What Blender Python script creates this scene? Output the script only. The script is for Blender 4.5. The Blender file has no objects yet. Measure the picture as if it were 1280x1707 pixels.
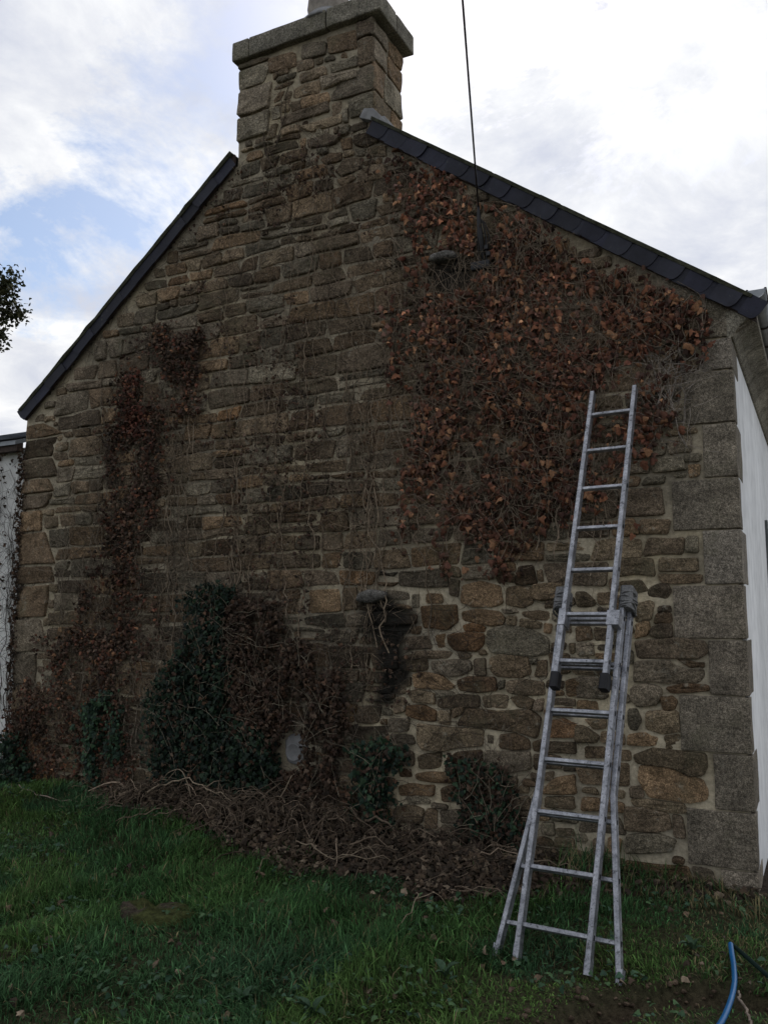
import bpy, bmesh, math, random
import numpy as np
from mathutils import Vector, Matrix, noise
R = math.radians
random.seed(11); rng = np.random.default_rng(11)
SC = bpy.context.scene
COL = SC.collection

# ------------------------------------------------------------------ camera
cam_d = bpy.data.cameras.new('camera'); cam = bpy.data.objects.new('camera', cam_d); COL.objects.link(cam)
PITCH, YAW = math.atan(176.5/1430), R(27.1)
cam.location = (0.40, -5.41, 1.60)
cam.rotation_euler = (math.pi/2+PITCH, 0, YAW)
cam_d.sensor_fit = 'VERTICAL'; cam_d.sensor_height = 24; cam_d.lens = 1430/1707*24
cam_d.clip_start = .05; cam_d.clip_end = 3000
SC.camera = cam

# ------------------------------------------------------------------ sky and sun
SUN_EL, SUN_AZ = R(44), R(-14)            # azimuth from +y towards -x; the sun stands behind the house
sun_dir = Vector((math.sin(SUN_AZ)*math.cos(SUN_EL), math.cos(SUN_AZ)*math.cos(SUN_EL), math.sin(SUN_EL)))
W = bpy.data.worlds.new('World'); SC.world = W; W.use_nodes = True
nt = W.node_tree; nt.nodes.clear()
def N(t, typ, **kw):
    n = t.nodes.new(typ)
    for k, v in kw.items():
        if k.startswith('i_'):
            key = k[2:]
            n.inputs[int(key) if key.isdigit() else key.replace('_', ' ')].default_value = v
        else: setattr(n, k, v)
    return n
def ramp(t, stops, interp='LINEAR'):
    n = t.nodes.new('ShaderNodeValToRGB'); n.color_ramp.interpolation = interp
    e = n.color_ramp.elements
    while len(e) > 1: e.remove(e[-1])
    e[0].position = stops[0][0]; e[0].color = (*stops[0][1], 1) if not isinstance(stops[0][1], float) else (stops[0][1],)*3+(1,)
    for p, c in stops[1:]:
        x = e.new(p); x.color = (*c, 1) if not isinstance(c, float) else (c, c, c, 1)
    return n
L = nt.links.new
sky = N(nt, 'ShaderNodeTexSky', sky_type='NISHITA', sun_disc=False)
sky.sun_elevation = SUN_EL; sky.sun_rotation = SUN_AZ
sky.air_density = 1.0; sky.dust_density = 1.0
tc = N(nt, 'ShaderNodeTexCoord'); sep = N(nt, 'ShaderNodeSeparateXYZ'); L(tc.outputs['Generated'], sep.inputs[0])
zc = N(nt, 'ShaderNodeMath', operation='MAXIMUM', i_1=0.0); L(sep.outputs[2], zc.inputs[0])
za = N(nt, 'ShaderNodeMath', operation='ADD', i_1=0.22); L(zc.outputs[0], za.inputs[0])
dv = []
for k in (0, 1):
    m = N(nt, 'ShaderNodeMath', operation='DIVIDE'); L(sep.outputs[k], m.inputs[0]); L(za.outputs[0], m.inputs[1]); dv.append(m)
cmb = N(nt, 'ShaderNodeCombineXYZ'); L(dv[0].outputs[0], cmb.inputs[0]); L(dv[1].outputs[0], cmb.inputs[1])
mp = N(nt, 'ShaderNodeMapping'); L(cmb.outputs[0], mp.inputs[0]); mp.inputs['Location'].default_value = (6.252, 0.371, 0)
n1 = N(nt, 'ShaderNodeTexNoise', i_Scale=1.9, i_Detail=10.0, i_Roughness=.66, i_Distortion=.3); L(mp.outputs[0], n1.inputs[0])
n2 = N(nt, 'ShaderNodeTexNoise', i_Scale=3.0, i_Detail=8.0, i_Roughness=.62, i_Distortion=.4)
mp2 = N(nt, 'ShaderNodeMapping'); L(cmb.outputs[0], mp2.inputs[0]); mp2.inputs['Location'].default_value = (3.1, 7.7, 0); L(mp2.outputs[0], n2.inputs[0])
cov = ramp(nt, [(.365, 0.0), (.48, 1.0)]); L(n1.outputs[0], cov.inputs[0])
ccol = ramp(nt, [(.36, (4.9, 5.15, 5.9)), (.49, (6.1, 6.25, 6.65)), (.62, (7.6, 7.65, 7.7))]); L(n2.outputs[0], ccol.inputs[0])
# clouds thin out and glow towards the sun
dot = N(nt, 'ShaderNodeVectorMath', operation='DOT_PRODUCT'); L(tc.outputs['Generated'], dot.inputs[0]); dot.inputs[1].default_value = sun_dir
glow = N(nt, 'ShaderNodeMapRange', i_1=-1.0, i_2=1.0, i_3=.60, i_4=1.06); L(dot.outputs['Value'], glow.inputs[0])
gm = N(nt, 'ShaderNodeVectorMath', operation='SCALE'); L(ccol.outputs[0], gm.inputs[0]); L(glow.outputs[0], gm.inputs['Scale'])
sk2 = N(nt, 'ShaderNodeVectorMath', operation='SCALE', i_Scale=1.0); L(sky.outputs[0], sk2.inputs[0])
mx = N(nt, 'ShaderNodeMix', data_type='RGBA'); L(cov.outputs[0], mx.inputs[0]); L(sk2.outputs[0], mx.inputs[6]); L(gm.outputs[0], mx.inputs[7])
hz = N(nt, 'ShaderNodeMapRange', i_1=.0, i_2=.10, i_3=1.0, i_4=0.0); L(sep.outputs[2], hz.inputs[0])
mh = N(nt, 'ShaderNodeMix', data_type='RGBA'); L(hz.outputs[0], mh.inputs[0]); L(mx.outputs[2], mh.inputs[6]); mh.inputs[7].default_value = (5.0, 5.2, 5.6, 1)
bg = N(nt, 'ShaderNodeBackground', i_Strength=0.10); L(mh.outputs[2], bg.inputs[0])
out = N(nt, 'ShaderNodeOutputWorld'); L(bg.outputs[0], out.inputs[0])

sd = bpy.data.lights.new('sun', 'SUN'); sd.energy = 0.6; sd.angle = R(22); sd.color = (1, .96, .90)
so = bpy.data.objects.new('sun', sd); COL.objects.link(so)
so.rotation_euler = (-sun_dir).to_track_quat('-Z', 'Y').to_euler(); so.location = (-2, 20, 20)

SC.view_settings.view_transform = 'Standard'; SC.view_settings.look = 'None'
SC.view_settings.exposure = 0.42; SC.view_settings.gamma = 1.0; SC.view_settings.use_curve_mapping = False

# ------------------------------------------------------------------ helpers
def mesh_obj(name, V, F, mat, parent=None, col=None, smooth=True, kind=None, data=None, stain=None):
    """One mesh object from vertex and face arrays (faces: list, or int array of one width); col = per-vertex rgb."""
    me = data or bpy.data.meshes.new(name)
    if data is None:
        V = np.asarray(V, dtype=np.float32)
        if isinstance(F, np.ndarray):
            w = F.shape[1]; me.vertices.add(len(V)); me.vertices.foreach_set('co', V.ravel())
            me.loops.add(F.size); me.loops.foreach_set('vertex_index', F.ravel().astype(np.int32))
            me.polygons.add(len(F)); me.polygons.foreach_set('loop_start', np.arange(0, F.size, w, dtype=np.int32))
            me.update(calc_edges=True)
        else:
            me.from_pydata(V.tolist(), [], F)
        if col is not None:
            a = me.attributes.new('Col', 'FLOAT_COLOR', 'POINT')
            c = np.ones((len(V), 4), dtype=np.float32); c[:, :3] = col
            a.data.foreach_set('color', c.ravel())
        if stain is not None:
            a = me.attributes.new('stain', 'FLOAT', 'POINT'); a.data.foreach_set('value', np.asarray(stain, dtype=np.float32))
        me.polygons.foreach_set('use_smooth', np.full(len(me.polygons), smooth))
        me.validate(); me.materials.append(mat)
    o = bpy.data.objects.new(name, me); COL.objects.link(o)
    if parent: o.parent = parent
    if kind: o['kind'] = kind
    return o
def thing(name, label, cat, loc=(0, 0, 0), group=None):
    o = bpy.data.objects.new(name, None); COL.objects.link(o); o.location = loc; o.empty_display_size = .1
    return tag(o, label, cat, group)
def tag(o, label, cat, group=None):
    o['label'] = label; o['category'] = cat
    if group: o['group'] = group
    return o
class MB:
    """collects boxes, bars, tubes into one mesh"""
    def __init__(s): s.V = []; s.F = []
    def add(s, V, F):
        k = len(s.V); s.V += [tuple(v) for v in V]; s.F += [tuple(i+k for i in f) for f in F]; return s
    def box(s, a, b):
        x0, y0, z0 = a; x1, y1, z1 = b
        return s.add([(x0,y0,z0),(x1,y0,z0),(x1,y1,z0),(x0,y1,z0),(x0,y0,z1),(x1,y0,z1),(x1,y1,z1),(x0,y1,z1)],
                     [(0,3,2,1),(4,5,6,7),(0,1,5,4),(1,2,6,5),(2,3,7,6),(3,0,4,7)])
    def bar(s, p, q, u, w, du, dw, ch=.003):
        """chamfered bar p->q with half widths du, dw along unit vectors u, w"""
        p, q, u, w = map(np.array, (p, q, u, w)); ch = min(ch, du*.6, dw*.6)
        prof = [(-du+ch,-dw),(du-ch,-dw),(du,-dw+ch),(du,dw-ch),(du-ch,dw),(-du+ch,dw),(-du,dw-ch),(-du,-dw+ch)]
        V = [e+u*a+w*b for e in (p, q) for a, b in prof]
        F = [(i, (i+1) % 8, 8+(i+1) % 8, 8+i) for i in range(8)] + [tuple(range(7, -1, -1)), tuple(range(8, 16))]
        return s.add(V, F)
    def prism(s, poly, a, b, f):
        """extrude 2D poly from a to b; f(u, v, t) -> xyz"""
        n = len(poly); V = [f(u, v, a) for u, v in poly]+[f(u, v, b) for u, v in poly]
        return s.add(V, [tuple(range(n))[::-1], tuple(range(n, 2*n))]+[(i, (i+1) % n, n+(i+1) % n, n+i) for i in range(n)])
    def lathe(s, prof, c, n=20):
        V = []; F = []
        for r, z in prof:
            V += [(c[0]+r*math.cos(2*math.pi*k/n), c[1]+r*math.sin(2*math.pi*k/n), c[2]+z) for k in range(n)]
        for i in range(len(prof)-1):
            for k in range(n): F.append((i*n+k, i*n+(k+1) % n, (i+1)*n+(k+1) % n, (i+1)*n+k))
        return s.add(V, F)
    def build(s, name, mat, parent=None, smooth=False, bevel=0, **kw):
        o = mesh_obj(name, s.V, s.F, mat, parent, smooth=smooth, **kw)
        bm = bmesh.new(); bm.from_mesh(o.data); bmesh.ops.recalc_face_normals(bm, faces=bm.faces)
        if bevel: bmesh.ops.bevel(bm, geom=list(bm.edges), offset=bevel, segments=2, affect='EDGES', profile=.6)
        bm.to_mesh(o.data); bm.free()
        if smooth: o.data.polygons.foreach_set('use_smooth', [True]*len(o.data.polygons))
        return o

def tubes(paths, radii, n=5):
    """many tubes; paths: list of (k,3) arrays; radii: list of (k,) arrays -> V, F(quads)"""
    VV = []; FF = []; k0 = 0; a = np.arange(n)*2*np.pi/n; ca, sa = np.cos(a), np.sin(a)
    for P, r in zip(paths, radii):
        P = np.asarray(P, float); r = np.broadcast_to(np.asarray(r, float), (len(P),))
        T = np.gradient(P, axis=0); T /= np.linalg.norm(T, axis=1)[:, None]+1e-9
        ref = np.array([0, 1., 0]) if abs(T[:, 1]).mean() < .8 else np.array([1., 0, 0])
        A = np.cross(T, ref); A /= np.linalg.norm(A, axis=1)[:, None]+1e-9; B = np.cross(T, A)
        V = P[:, None]+r[:, None, None]*(A[:, None]*ca[None, :, None]+B[:, None]*sa[None, :, None])
        VV.append(V.reshape(-1, 3)); i = np.arange(len(P)-1)[:, None]*n; j = np.arange(n)[None]
        q = np.stack([i+j, i+(j+1) % n, i+n+(j+1) % n, i+n+j], -1).reshape(-1, 4)+k0
        FF.append(q); k0 += len(P)*n
    return np.concatenate(VV), np.concatenate(FF)

# ------------------------------------------------------------------ materials
def mat(name, rough=.8, spec=.3, metal=0.0):
    m = bpy.data.materials.new(name); m.use_nodes = True; t = m.node_tree
    b = t.nodes['Principled BSDF']; b.inputs['Roughness'].default_value = rough; b.inputs['Metallic'].default_value = metal
    b.inputs['Specular IOR Level'].default_value = spec
    return m, t, b
def pos(t, obj=False):
    if obj: return N(t, 'ShaderNodeTexCoord').outputs['Object']
    return N(t, 'ShaderNodeNewGeometry').outputs['Position']
def noise_n(t, P, scale, detail=4.0, rough=.55, dist=0.0):
    n = N(t, 'ShaderNodeTexNoise', i_Scale=scale, i_Detail=detail, i_Roughness=rough, i_Distortion=dist)
    t.links.new(P, n.inputs[0]); return n.outputs[0]
def mul(t, a, b, fac=1.0):
    m = N(t, 'ShaderNodeMix', data_type='RGBA', blend_type='MULTIPLY'); m.inputs[0].default_value = fac
    t.links.new(a, m.inputs[6]); t.links.new(b, m.inputs[7]); return m.outputs[2]
def mixc(t, f, a, b):
    m = N(t, 'ShaderNodeMix', data_type='RGBA')
    for s, k in ((f, 0), (a, 6), (b, 7)):
        if isinstance(s, (tuple, float)): m.inputs[k].default_value = (*s, 1) if isinstance(s, tuple) else s
        else: t.links.new(s, m.inputs[k])
    return m.outputs[2]
def bump(t, b, h, strength, dist, prev=None):
    n = N(t, 'ShaderNodeBump', i_Strength=strength, i_Distance=dist); t.links.new(h, n.inputs['Height'])
    if prev: t.links.new(prev, n.inputs['Normal'])
    t.links.new(n.outputs[0], b.inputs['Normal']); return n.outputs[0]
def rgb(t, h, stops): r = ramp(t, stops); t.links.new(h, r.inputs[0]); return r.outputs[0]
def attr(t, name='Col'):
    n = N(t, 'ShaderNodeAttribute', attribute_name=name); return n

def stone_mat(name, col=None, lichen=.5, dressed=False):
    m, t, b = mat(name, .92, .18); P = pos(t)
    base = attr(t).outputs['Color'] if col is None else None
    if col is not None:
        r = N(t, 'ShaderNodeRGB'); r.outputs[0].default_value = (*col, 1); base = r.outputs[0]
    c = mul(t, base, rgb(t, noise_n(t, P, 7, 6, .7), [(.27, .48), (.5, .98), (.73, 1.55)]))
    c = mul(t, c, rgb(t, noise_n(t, P, 60, 3, .7), [(.3, .48), (.5, 1.0), (.7, 1.6)]))
    c = mul(t, c, rgb(t, noise_n(t, P, 170, 2, .5), [(.34, .55), (.5, 1.0), (.64, 1.6)]))
    li = rgb(t, noise_n(t, P, 16, 5, .7, .5), [(.60, 0.0), (.68, lichen)])
    c = mixc(t, li, c, (.36, .34, .27))
    mo = rgb(t, noise_n(t, P, 2.3, 5, .7), [(.54, 0.0), (.70, .55)])
    c = mixc(t, mo, c, (.12, .115, .07))
    st = attr(t, 'stain').outputs['Fac']
    sm = N(t, 'ShaderNodeMath', operation='MULTIPLY', use_clamp=True, i_1=.95); t.links.new(st, sm.inputs[0])
    c = mixc(t, sm.outputs[0], c, (.018, .017, .015))
    t.links.new(c, b.inputs['Base Color'])
    n = bump(t, b, noise_n(t, P, 22, 6, .7), .55 if dressed else 1.0, .03)
    bump(t, b, noise_n(t, P, 110, 3, .6), .55, .006, n)
    return m
M_stone = stone_mat('rubble_stone')
M_quoin = stone_mat('dressed_granite', lichen=.25, dressed=True)

def mortar_mat():
    m, t, b = mat('lime_mortar', .95, .1); P = pos(t)
    c = rgb(t, noise_n(t, P, 1.1, 5, .6), [(.3, (.27, .24, .185)), (.5, (.38, .33, .24)), (.7, (.48, .405, .265))])
    c = mul(t, c, rgb(t, noise_n(t, P, 30, 5, .7), [(.3, .62), (.6, 1.1)]))
    c = mul(t, c, rgb(t, noise_n(t, P, 3.5, 5, .7), [(.34, .72), (.55, 1.06)]))
    fr = N(t, 'ShaderNodeMapRange', i_3=1.0, i_4=1.4); t.links.new(attr(t, 'fresh').outputs['Fac'], fr.inputs[0])
    sc_ = N(t, 'ShaderNodeVectorMath', operation='SCALE'); t.links.new(c, sc_.inputs[0]); t.links.new(fr.outputs[0], sc_.inputs['Scale']); c = sc_.outputs[0]
    st = attr(t, 'stain').outputs['Fac']
    c = mixc(t, st, c, (.02, .019, .016)); t.links.new(c, b.inputs['Base Color'])
    n = bump(t, b, noise_n(t, P, 28, 5, .7), .8, .012); bump(t, b, noise_n(t, P, 160, 2), .4, .003, n)
    return m
M_mortar = mortar_mat()
def simple(name, col, rough=.7, spec=.3, var=.35, scale=12, b2=.3, metal=0.0, obj=False, stretch=None):
    m, t, b = mat(name, rough, spec, metal); P = pos(t, obj)
    if stretch:
        mpn = N(t, 'ShaderNodeMapping'); t.links.new(P, mpn.inputs[0]); mpn.inputs['Scale'].default_value = stretch; P = mpn.outputs[0]
    r = N(t, 'ShaderNodeRGB'); r.outputs[0].default_value = (*col, 1)
    c = mul(t, r.outputs[0], rgb(t, noise_n(t, P, scale, 6, .65), [(.28, 1-var), (.5, 1.0), (.72, 1+var)]))
    t.links.new(c, b.inputs['Base Color'])
    if b2: bump(t, b, noise_n(t, P, scale*4, 4), b2, .004)
    return m
def vcol(name, rough=.7, spec=.25, var=.3, scale=60, trans=0.0):
    m, t, b = mat(name, rough, spec); P = pos(t)
    c = mul(t, attr(t).outputs['Color'], rgb(t, noise_n(t, P, scale, 4), [(.3, 1-var), (.5, 1.0), (.7, 1+var)]))
    t.links.new(c, b.inputs['Base Color'])
    if trans:
        tr = N(t, 'ShaderNodeBsdfTranslucent'); t.links.new(c, tr.inputs[0])
        ms = N(t, 'ShaderNodeMixShader', i_0=trans); o = [n for n in t.nodes if n.type == 'OUTPUT_MATERIAL'][0]
        t.links.new(b.outputs[0], ms.inputs[1]); t.links.new(tr.outputs[0], ms.inputs[2]); t.links.new(ms.outputs[0], o.inputs[0])
    return m
M_leaf = vcol('dead_ivy_leaf', .8, .12, .35, 70, .12)
M_green = vcol('green_ivy_leaf', .6, .2, .3, 60, .1)
M_stem = vcol('vine_stem', .9, .1, .4, 50)
M_grass = vcol('grass_blade', .65, .1, .2, 30, .25)
M_soil_b = None
def slate_mat():
    m, t, b = mat('blue_slate', .6, .25); P = pos(t)
    c = mul(t, attr(t).outputs['Color'], rgb(t, noise_n(t, P, 9, 5, .65), [(.3, .7), (.5, 1.0), (.72, 1.35)]))
    li = rgb(t, noise_n(t, P, 22, 5, .7), [(.62, 0.0), (.72, .5)]); c = mixc(t, li, c, (.10, .11, .09))
    t.links.new(c, b.inputs['Base Color']); bump(t, b, noise_n(t, P, 45, 4), .4, .003); return m
M_slate = slate_mat()
M_moss = simple('mossy_roof_edge', (.07, .072, .05), .9, .1, .5, 30, .6)
def render_mat(name, col, streak=.35):
    m, t, b = mat(name, .85, .2); P = pos(t)
    mpn = N(t, 'ShaderNodeMapping'); t.links.new(P, mpn.inputs[0]); mpn.inputs['Scale'].default_value = (1.2, 1.2, .30)
    r = N(t, 'ShaderNodeRGB'); r.outputs[0].default_value = (*col, 1)
    c = mul(t, r.outputs[0], rgb(t, noise_n(t, mpn.outputs[0], 1.6, 4, .55), [(.3, 1-streak), (.55, 1.0), (.7, 1.08)]))
    c = mul(t, c, rgb(t, noise_n(t, P, 6, 5, .6), [(.3, .86), (.6, 1.05)]))
    t.links.new(c, b.inputs['Base Color']); bump(t, b, noise_n(t, P, 60, 4), .35, .004); return m
M_white = render_mat('white_render', (.83, .84, .84), .16); M_white2 = render_mat('old_white_render', (.80, .80, .77), .25)
def alu_mat():
    m, t, b = mat('weathered_aluminium', .42, .5, .75); P = pos(t)
    c = rgb(t, noise_n(t, P, 14, 6, .7), [(.28, (.17, .175, .195)), (.5, (.34, .35, .38)), (.7, (.56, .57, .61))])
    c = mul(t, c, rgb(t, noise_n(t, P, 130, 3, .7), [(.3, .5), (.5, 1.0)])); c = mul(t, c, rgb(t, noise_n(t, P, 38, 4, .75), [(.36, .4), (.44, 1.0)])); t.links.new(c, b.inputs['Base Color'])
    rr = rgb(t, noise_n(t, P, 40, 4), [(.3, .35), (.7, .65)]); t.links.new(rr, b.inputs['Roughness']); return m
M_alu = alu_mat()
M_rubber = simple('black_rubber', (.012, .012, .014), .6, .3)
M_rope = simple('grey_rope', (.17, .17, .17), .9, .1, .5, 90)
M_black = simple('black_cable', (.010, .010, .011), .5, .4, .3)
M_iron = simple('rusty_iron', (.05, .035, .028), .8, .3, .5, 40)
M_zinc = simple('zinc', (.28, .30, .32), .5, .4, .25, 8, .1, .3)
M_blue = simple('blue_water_pipe', (.010, .115, .30), .35, .5, .15, 20, .05)
M_dgreen = simple('dark_green_hose', (.008, .020, .016), .8, .15, .2, 20, .05)
M_glass = simple('window_glass', (.02, .025, .03), .08, .5, .1, 3, 0)
M_frame = simple('window_frame_paint', (.09, .10, .10), .5, .3, .2)
M_cem = simple('cement_patch', (.24, .24, .24), .9, .15, .3, 14, .5)
M_pot = simple('old_chimney_pot', (.30, .27, .235), .9, .1, .4, 16, .4)
M_twig = vcol('dry_twig', .9, .1, .4, 40)
M_litter = vcol('dead_leaf_litter', .85, .12, .4, 50, .05)
# ------------------------------------------------------------------ ground
TRENCH = [((-.74, -2.15), (-.46, -1.56), .115), ((-.46, -1.56), (-.14, -1.30), .09), ((-.14, -1.30), (.6, -1.27), .07)]   # the dug trench
def smooth(a, b, x): t = np.clip((x-a)/(b-a), 0, 1); return t*t*(3-2*t)
def trench(x, y):
    x = np.asarray(x, float); y = np.asarray(y, float); m = np.zeros(np.broadcast(x, y).shape); wob = .05*(vnoise(x, y, 6, 12)-.5)+.04*(vnoise(x, y, 15, 13)-.5)
    for (x0, y0), (x1, y1), w in TRENCH:
        dx, dy = x1-x0, y1-y0; s = np.clip(((x-x0)*dx+(y-y0)*dy)/(dx*dx+dy*dy), 0, 1); d = np.hypot(x-x0-s*dx, y-y0-s*dy)+wob
        m = np.maximum(m, 1-smooth(w*.6, w+.035, d))
    return m
def vnoise(x, y, f, seed):
    """cheap smooth value noise"""
    g = np.random.default_rng(seed).random((64, 64)); u = x*f+200; v = y*f+200
    i = np.floor(u).astype(int); j = np.floor(v).astype(int); a = u-i; b = v-j; a = a*a*(3-2*a); b = b*b*(3-2*b)
    G = lambda p, q: g[p % 64, q % 64]
    return (G(i, j)*(1-a)+G(i+1, j)*a)*(1-b)+(G(i, j+1)*(1-a)+G(i+1, j+1)*a)*b
def ground(x, y):
    x = np.asarray(x, float); y = np.asarray(y, float)
    base = np.interp(x, [-8, -6.1, -4.7, -3.1, -2.3, -1.4, -.05, 1], [.22, .21, .2, .24, .16, .13, .07, .04])
    fall = np.where(y < 0, np.exp(-(y/.95)**2), 1.0)
    z = base*fall+.05*(vnoise(x, y, 1.3, 1)-.5)+.025*(vnoise(x, y, 4, 2)-.5)
    z = np.where(np.hypot(x+.7, y+1.3) < .6, z*.35+.65*base*fall*0.5, z)
    tr = trench(x, y)
    rim = np.clip(tr*4*(1-tr), 0, 1)
    return z-.17*tr+.03*rim*vnoise(x, y, 9, 3)+tr*.06*(vnoise(x, y, 11, 4)-.5)
def litter_mask(x, y):
    """1 where cut ivy and dead leaves lie on the ground"""
    front = np.interp(x, [-6.5, -5.2, -4.9, -4.2, -2.9, -2.1, -1.5, -.9, -.3, .2], [-.1, -.12, -.28, -.52, -.85, -.93, -.88, -.70, -.30, -.1])
    front = front+.35*(vnoise(x, y, 3.1, 8)-.5)
    return smooth(0, .22, y-front)
gx = np.concatenate([[-400, -150, -60, -25, -14, -10], np.arange(-8, 1.6, .045), [2, 3, 5, 9, 20, 60, 150, 400]])
gy = np.concatenate([[-400, -150, -60, -25, -12, -8, -6, -5, -4.3], np.arange(-3.7, .1, .045), [.5, 1.5, 4, 10, 25, 60, 150, 600]])
GX, GY = np.meshgrid(gx, gy, indexing='ij'); GZ = ground(np.clip(GX, -8, 1.5), np.clip(GY, -3.7, .1))
GV = np.stack([GX, GY, GZ], -1).reshape(-1, 3); ni, nj = GX.shape
i, j = np.meshgrid(np.arange(ni-1), np.arange(nj-1), indexing='ij'); k = (i*nj+j).ravel()
GF = np.stack([k, k+nj, k+nj+1, k+1], -1)
tr = trench(GV[:, 0], GV[:, 1]); lm = litter_mask(GV[:, 0], GV[:, 1]); lm[np.abs(GV[:, 0]+2.8) > 5] = 0
soil = np.array([.11, .08, .056]); turf = np.array([.035, .040, .018]); lit = np.array([.042, .032, .023])
gc = turf+(soil*.8-turf)*np.maximum(tr, .25)[:, None]; gc = gc+(lit-gc)*lm[:, None]; gc = np.where(((GV[:, 0] > .45) & (GV[:, 0] < 4) & (GV[:, 1] < 30))[:, None], (.26, .24, .20), gc)  # pale strip right of the house: unseen, added to bounce light onto the eaves
M_ground = vcol('soil_and_turf', .95, .1, .5, 35)
_t = M_ground.node_tree; _b = _t.nodes['Principled BSDF']; _n = bump(_t, _b, noise_n(_t, pos(_t), 20, 6, .7), 1.0, .03)
bump(_t, _b, noise_n(_t, pos(_t), 90, 4), .7, .01, _n)
mesh_obj('ground', GV, GF, M_ground, col=gc, kind='structure')

# ------------------------------------------------------------------ the stone house
house = thing('stone_house', 'old stone gable house with a tall chimney and slate roof edges', 'house')
XL, XR = -6.06, -.03
def z_left(x): return 3.38+(x+6.05)*.815
def z_right(x): return 5.212+(x+2.465)*-.722
CHX0, CHX1, CHZ = -3.73, -2.45, 6.215
def top(x):
    """upper limit of the gable masonry at x (lower edge of the hanging slates + 3 cm)"""
    x = np.asarray(x, float); g = np.minimum(z_left(x), z_right(x))+.03
    return np.where((x > CHX0) & (x < CHX1), CHZ, g)
# dark damp stains below the two projecting stones (wall plane x, z)
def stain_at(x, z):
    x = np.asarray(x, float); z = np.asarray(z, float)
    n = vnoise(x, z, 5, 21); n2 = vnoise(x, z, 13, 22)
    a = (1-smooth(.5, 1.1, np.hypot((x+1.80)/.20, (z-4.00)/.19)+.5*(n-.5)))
    cx = -2.36+.06*np.sin(z*6)
    wdt = np.interp(z, [.9, 1.2, 1.5, 1.75], [.10, .14, .26, .26])
    b = (1-smooth(.45, 1.1, np.abs(x-cx)/wdt+.7*(n-.5)+.3*(n2-.5)))*smooth(.92, 1.05, z)*(1-smooth(1.74, 1.80, z))
    c = .55*(1-smooth(.4, 1.1, np.abs(x+1.82)/.12+.9*(n-.5)))*smooth(1.3, 1.42, z)*(1-smooth(1.46, 1.52, z))
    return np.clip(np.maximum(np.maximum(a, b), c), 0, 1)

# mortar face of the gable: a fine grid
def grid_face(xs, zs, inside, yf):
    X, Z = np.meshgrid(xs, zs, indexing='ij'); ok = inside(X, Z); idx = -np.ones(X.shape, int); idx[ok] = np.arange(ok.sum())
    q = np.stack([idx[:-1, :-1], idx[1:, :-1], idx[1:, 1:], idx[:-1, 1:]], -1).reshape(-1, 4); q = q[(q >= 0).all(1)]
    x, z = X[ok], Z[ok]; return np.stack([x, yf(x, z), z], -1), q
xs = np.linspace(XL, XR-.012, 150); zs = np.arange(-.1, 6.23, .04)
gv, gq = grid_face(xs, zs, lambda x, z: z <= top(x)+.06, lambda x, z: -.001+.016*(vnoise(x, z, 7, 5)-.5)+.006*(vnoise(x, z, 19, 6)-.5))
gable = mesh_obj('gable_wall', gv, gq, M_mortar, house, stain=stain_at(gv[:, 0], gv[:, 2]))
_f = smooth(-2.9, -2.0, gv[:, 0])*(1-smooth(1.6, 2.2, gv[:, 2]))*(.5+.8*vnoise(gv[:, 0], gv[:, 2], 2.2, 52))+.6*smooth(.5, .75, vnoise(gv[:, 0], gv[:, 2], 1.0, 53))
_a = gable.data.attributes.new('fresh', 'FLOAT', 'POINT'); _a.data.foreach_set('value', np.clip(_f, 0, 1).astype(np.float32))   # newer yellowish pointing
# solid masonry behind the face
HD = 8.0
b = MB(); pr = [(XL, -.1), (XR, -.1), (XR, float(z_right(XR))-.03), (-2.45, 5.22), (-3.73, 5.28), (XL, float(z_left(XL)))]
b.prism(pr, .02, HD, lambda u, v, t: (u if u != XR else XR-.02, t, v)); b.build('house_body', M_mortar, house)
b = MB(); b.box((CHX0+.015, .018, 5.0), (CHX1-.015, .485, CHZ-.002)); chimney = b.build('chimney', M_mortar, house)

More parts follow.
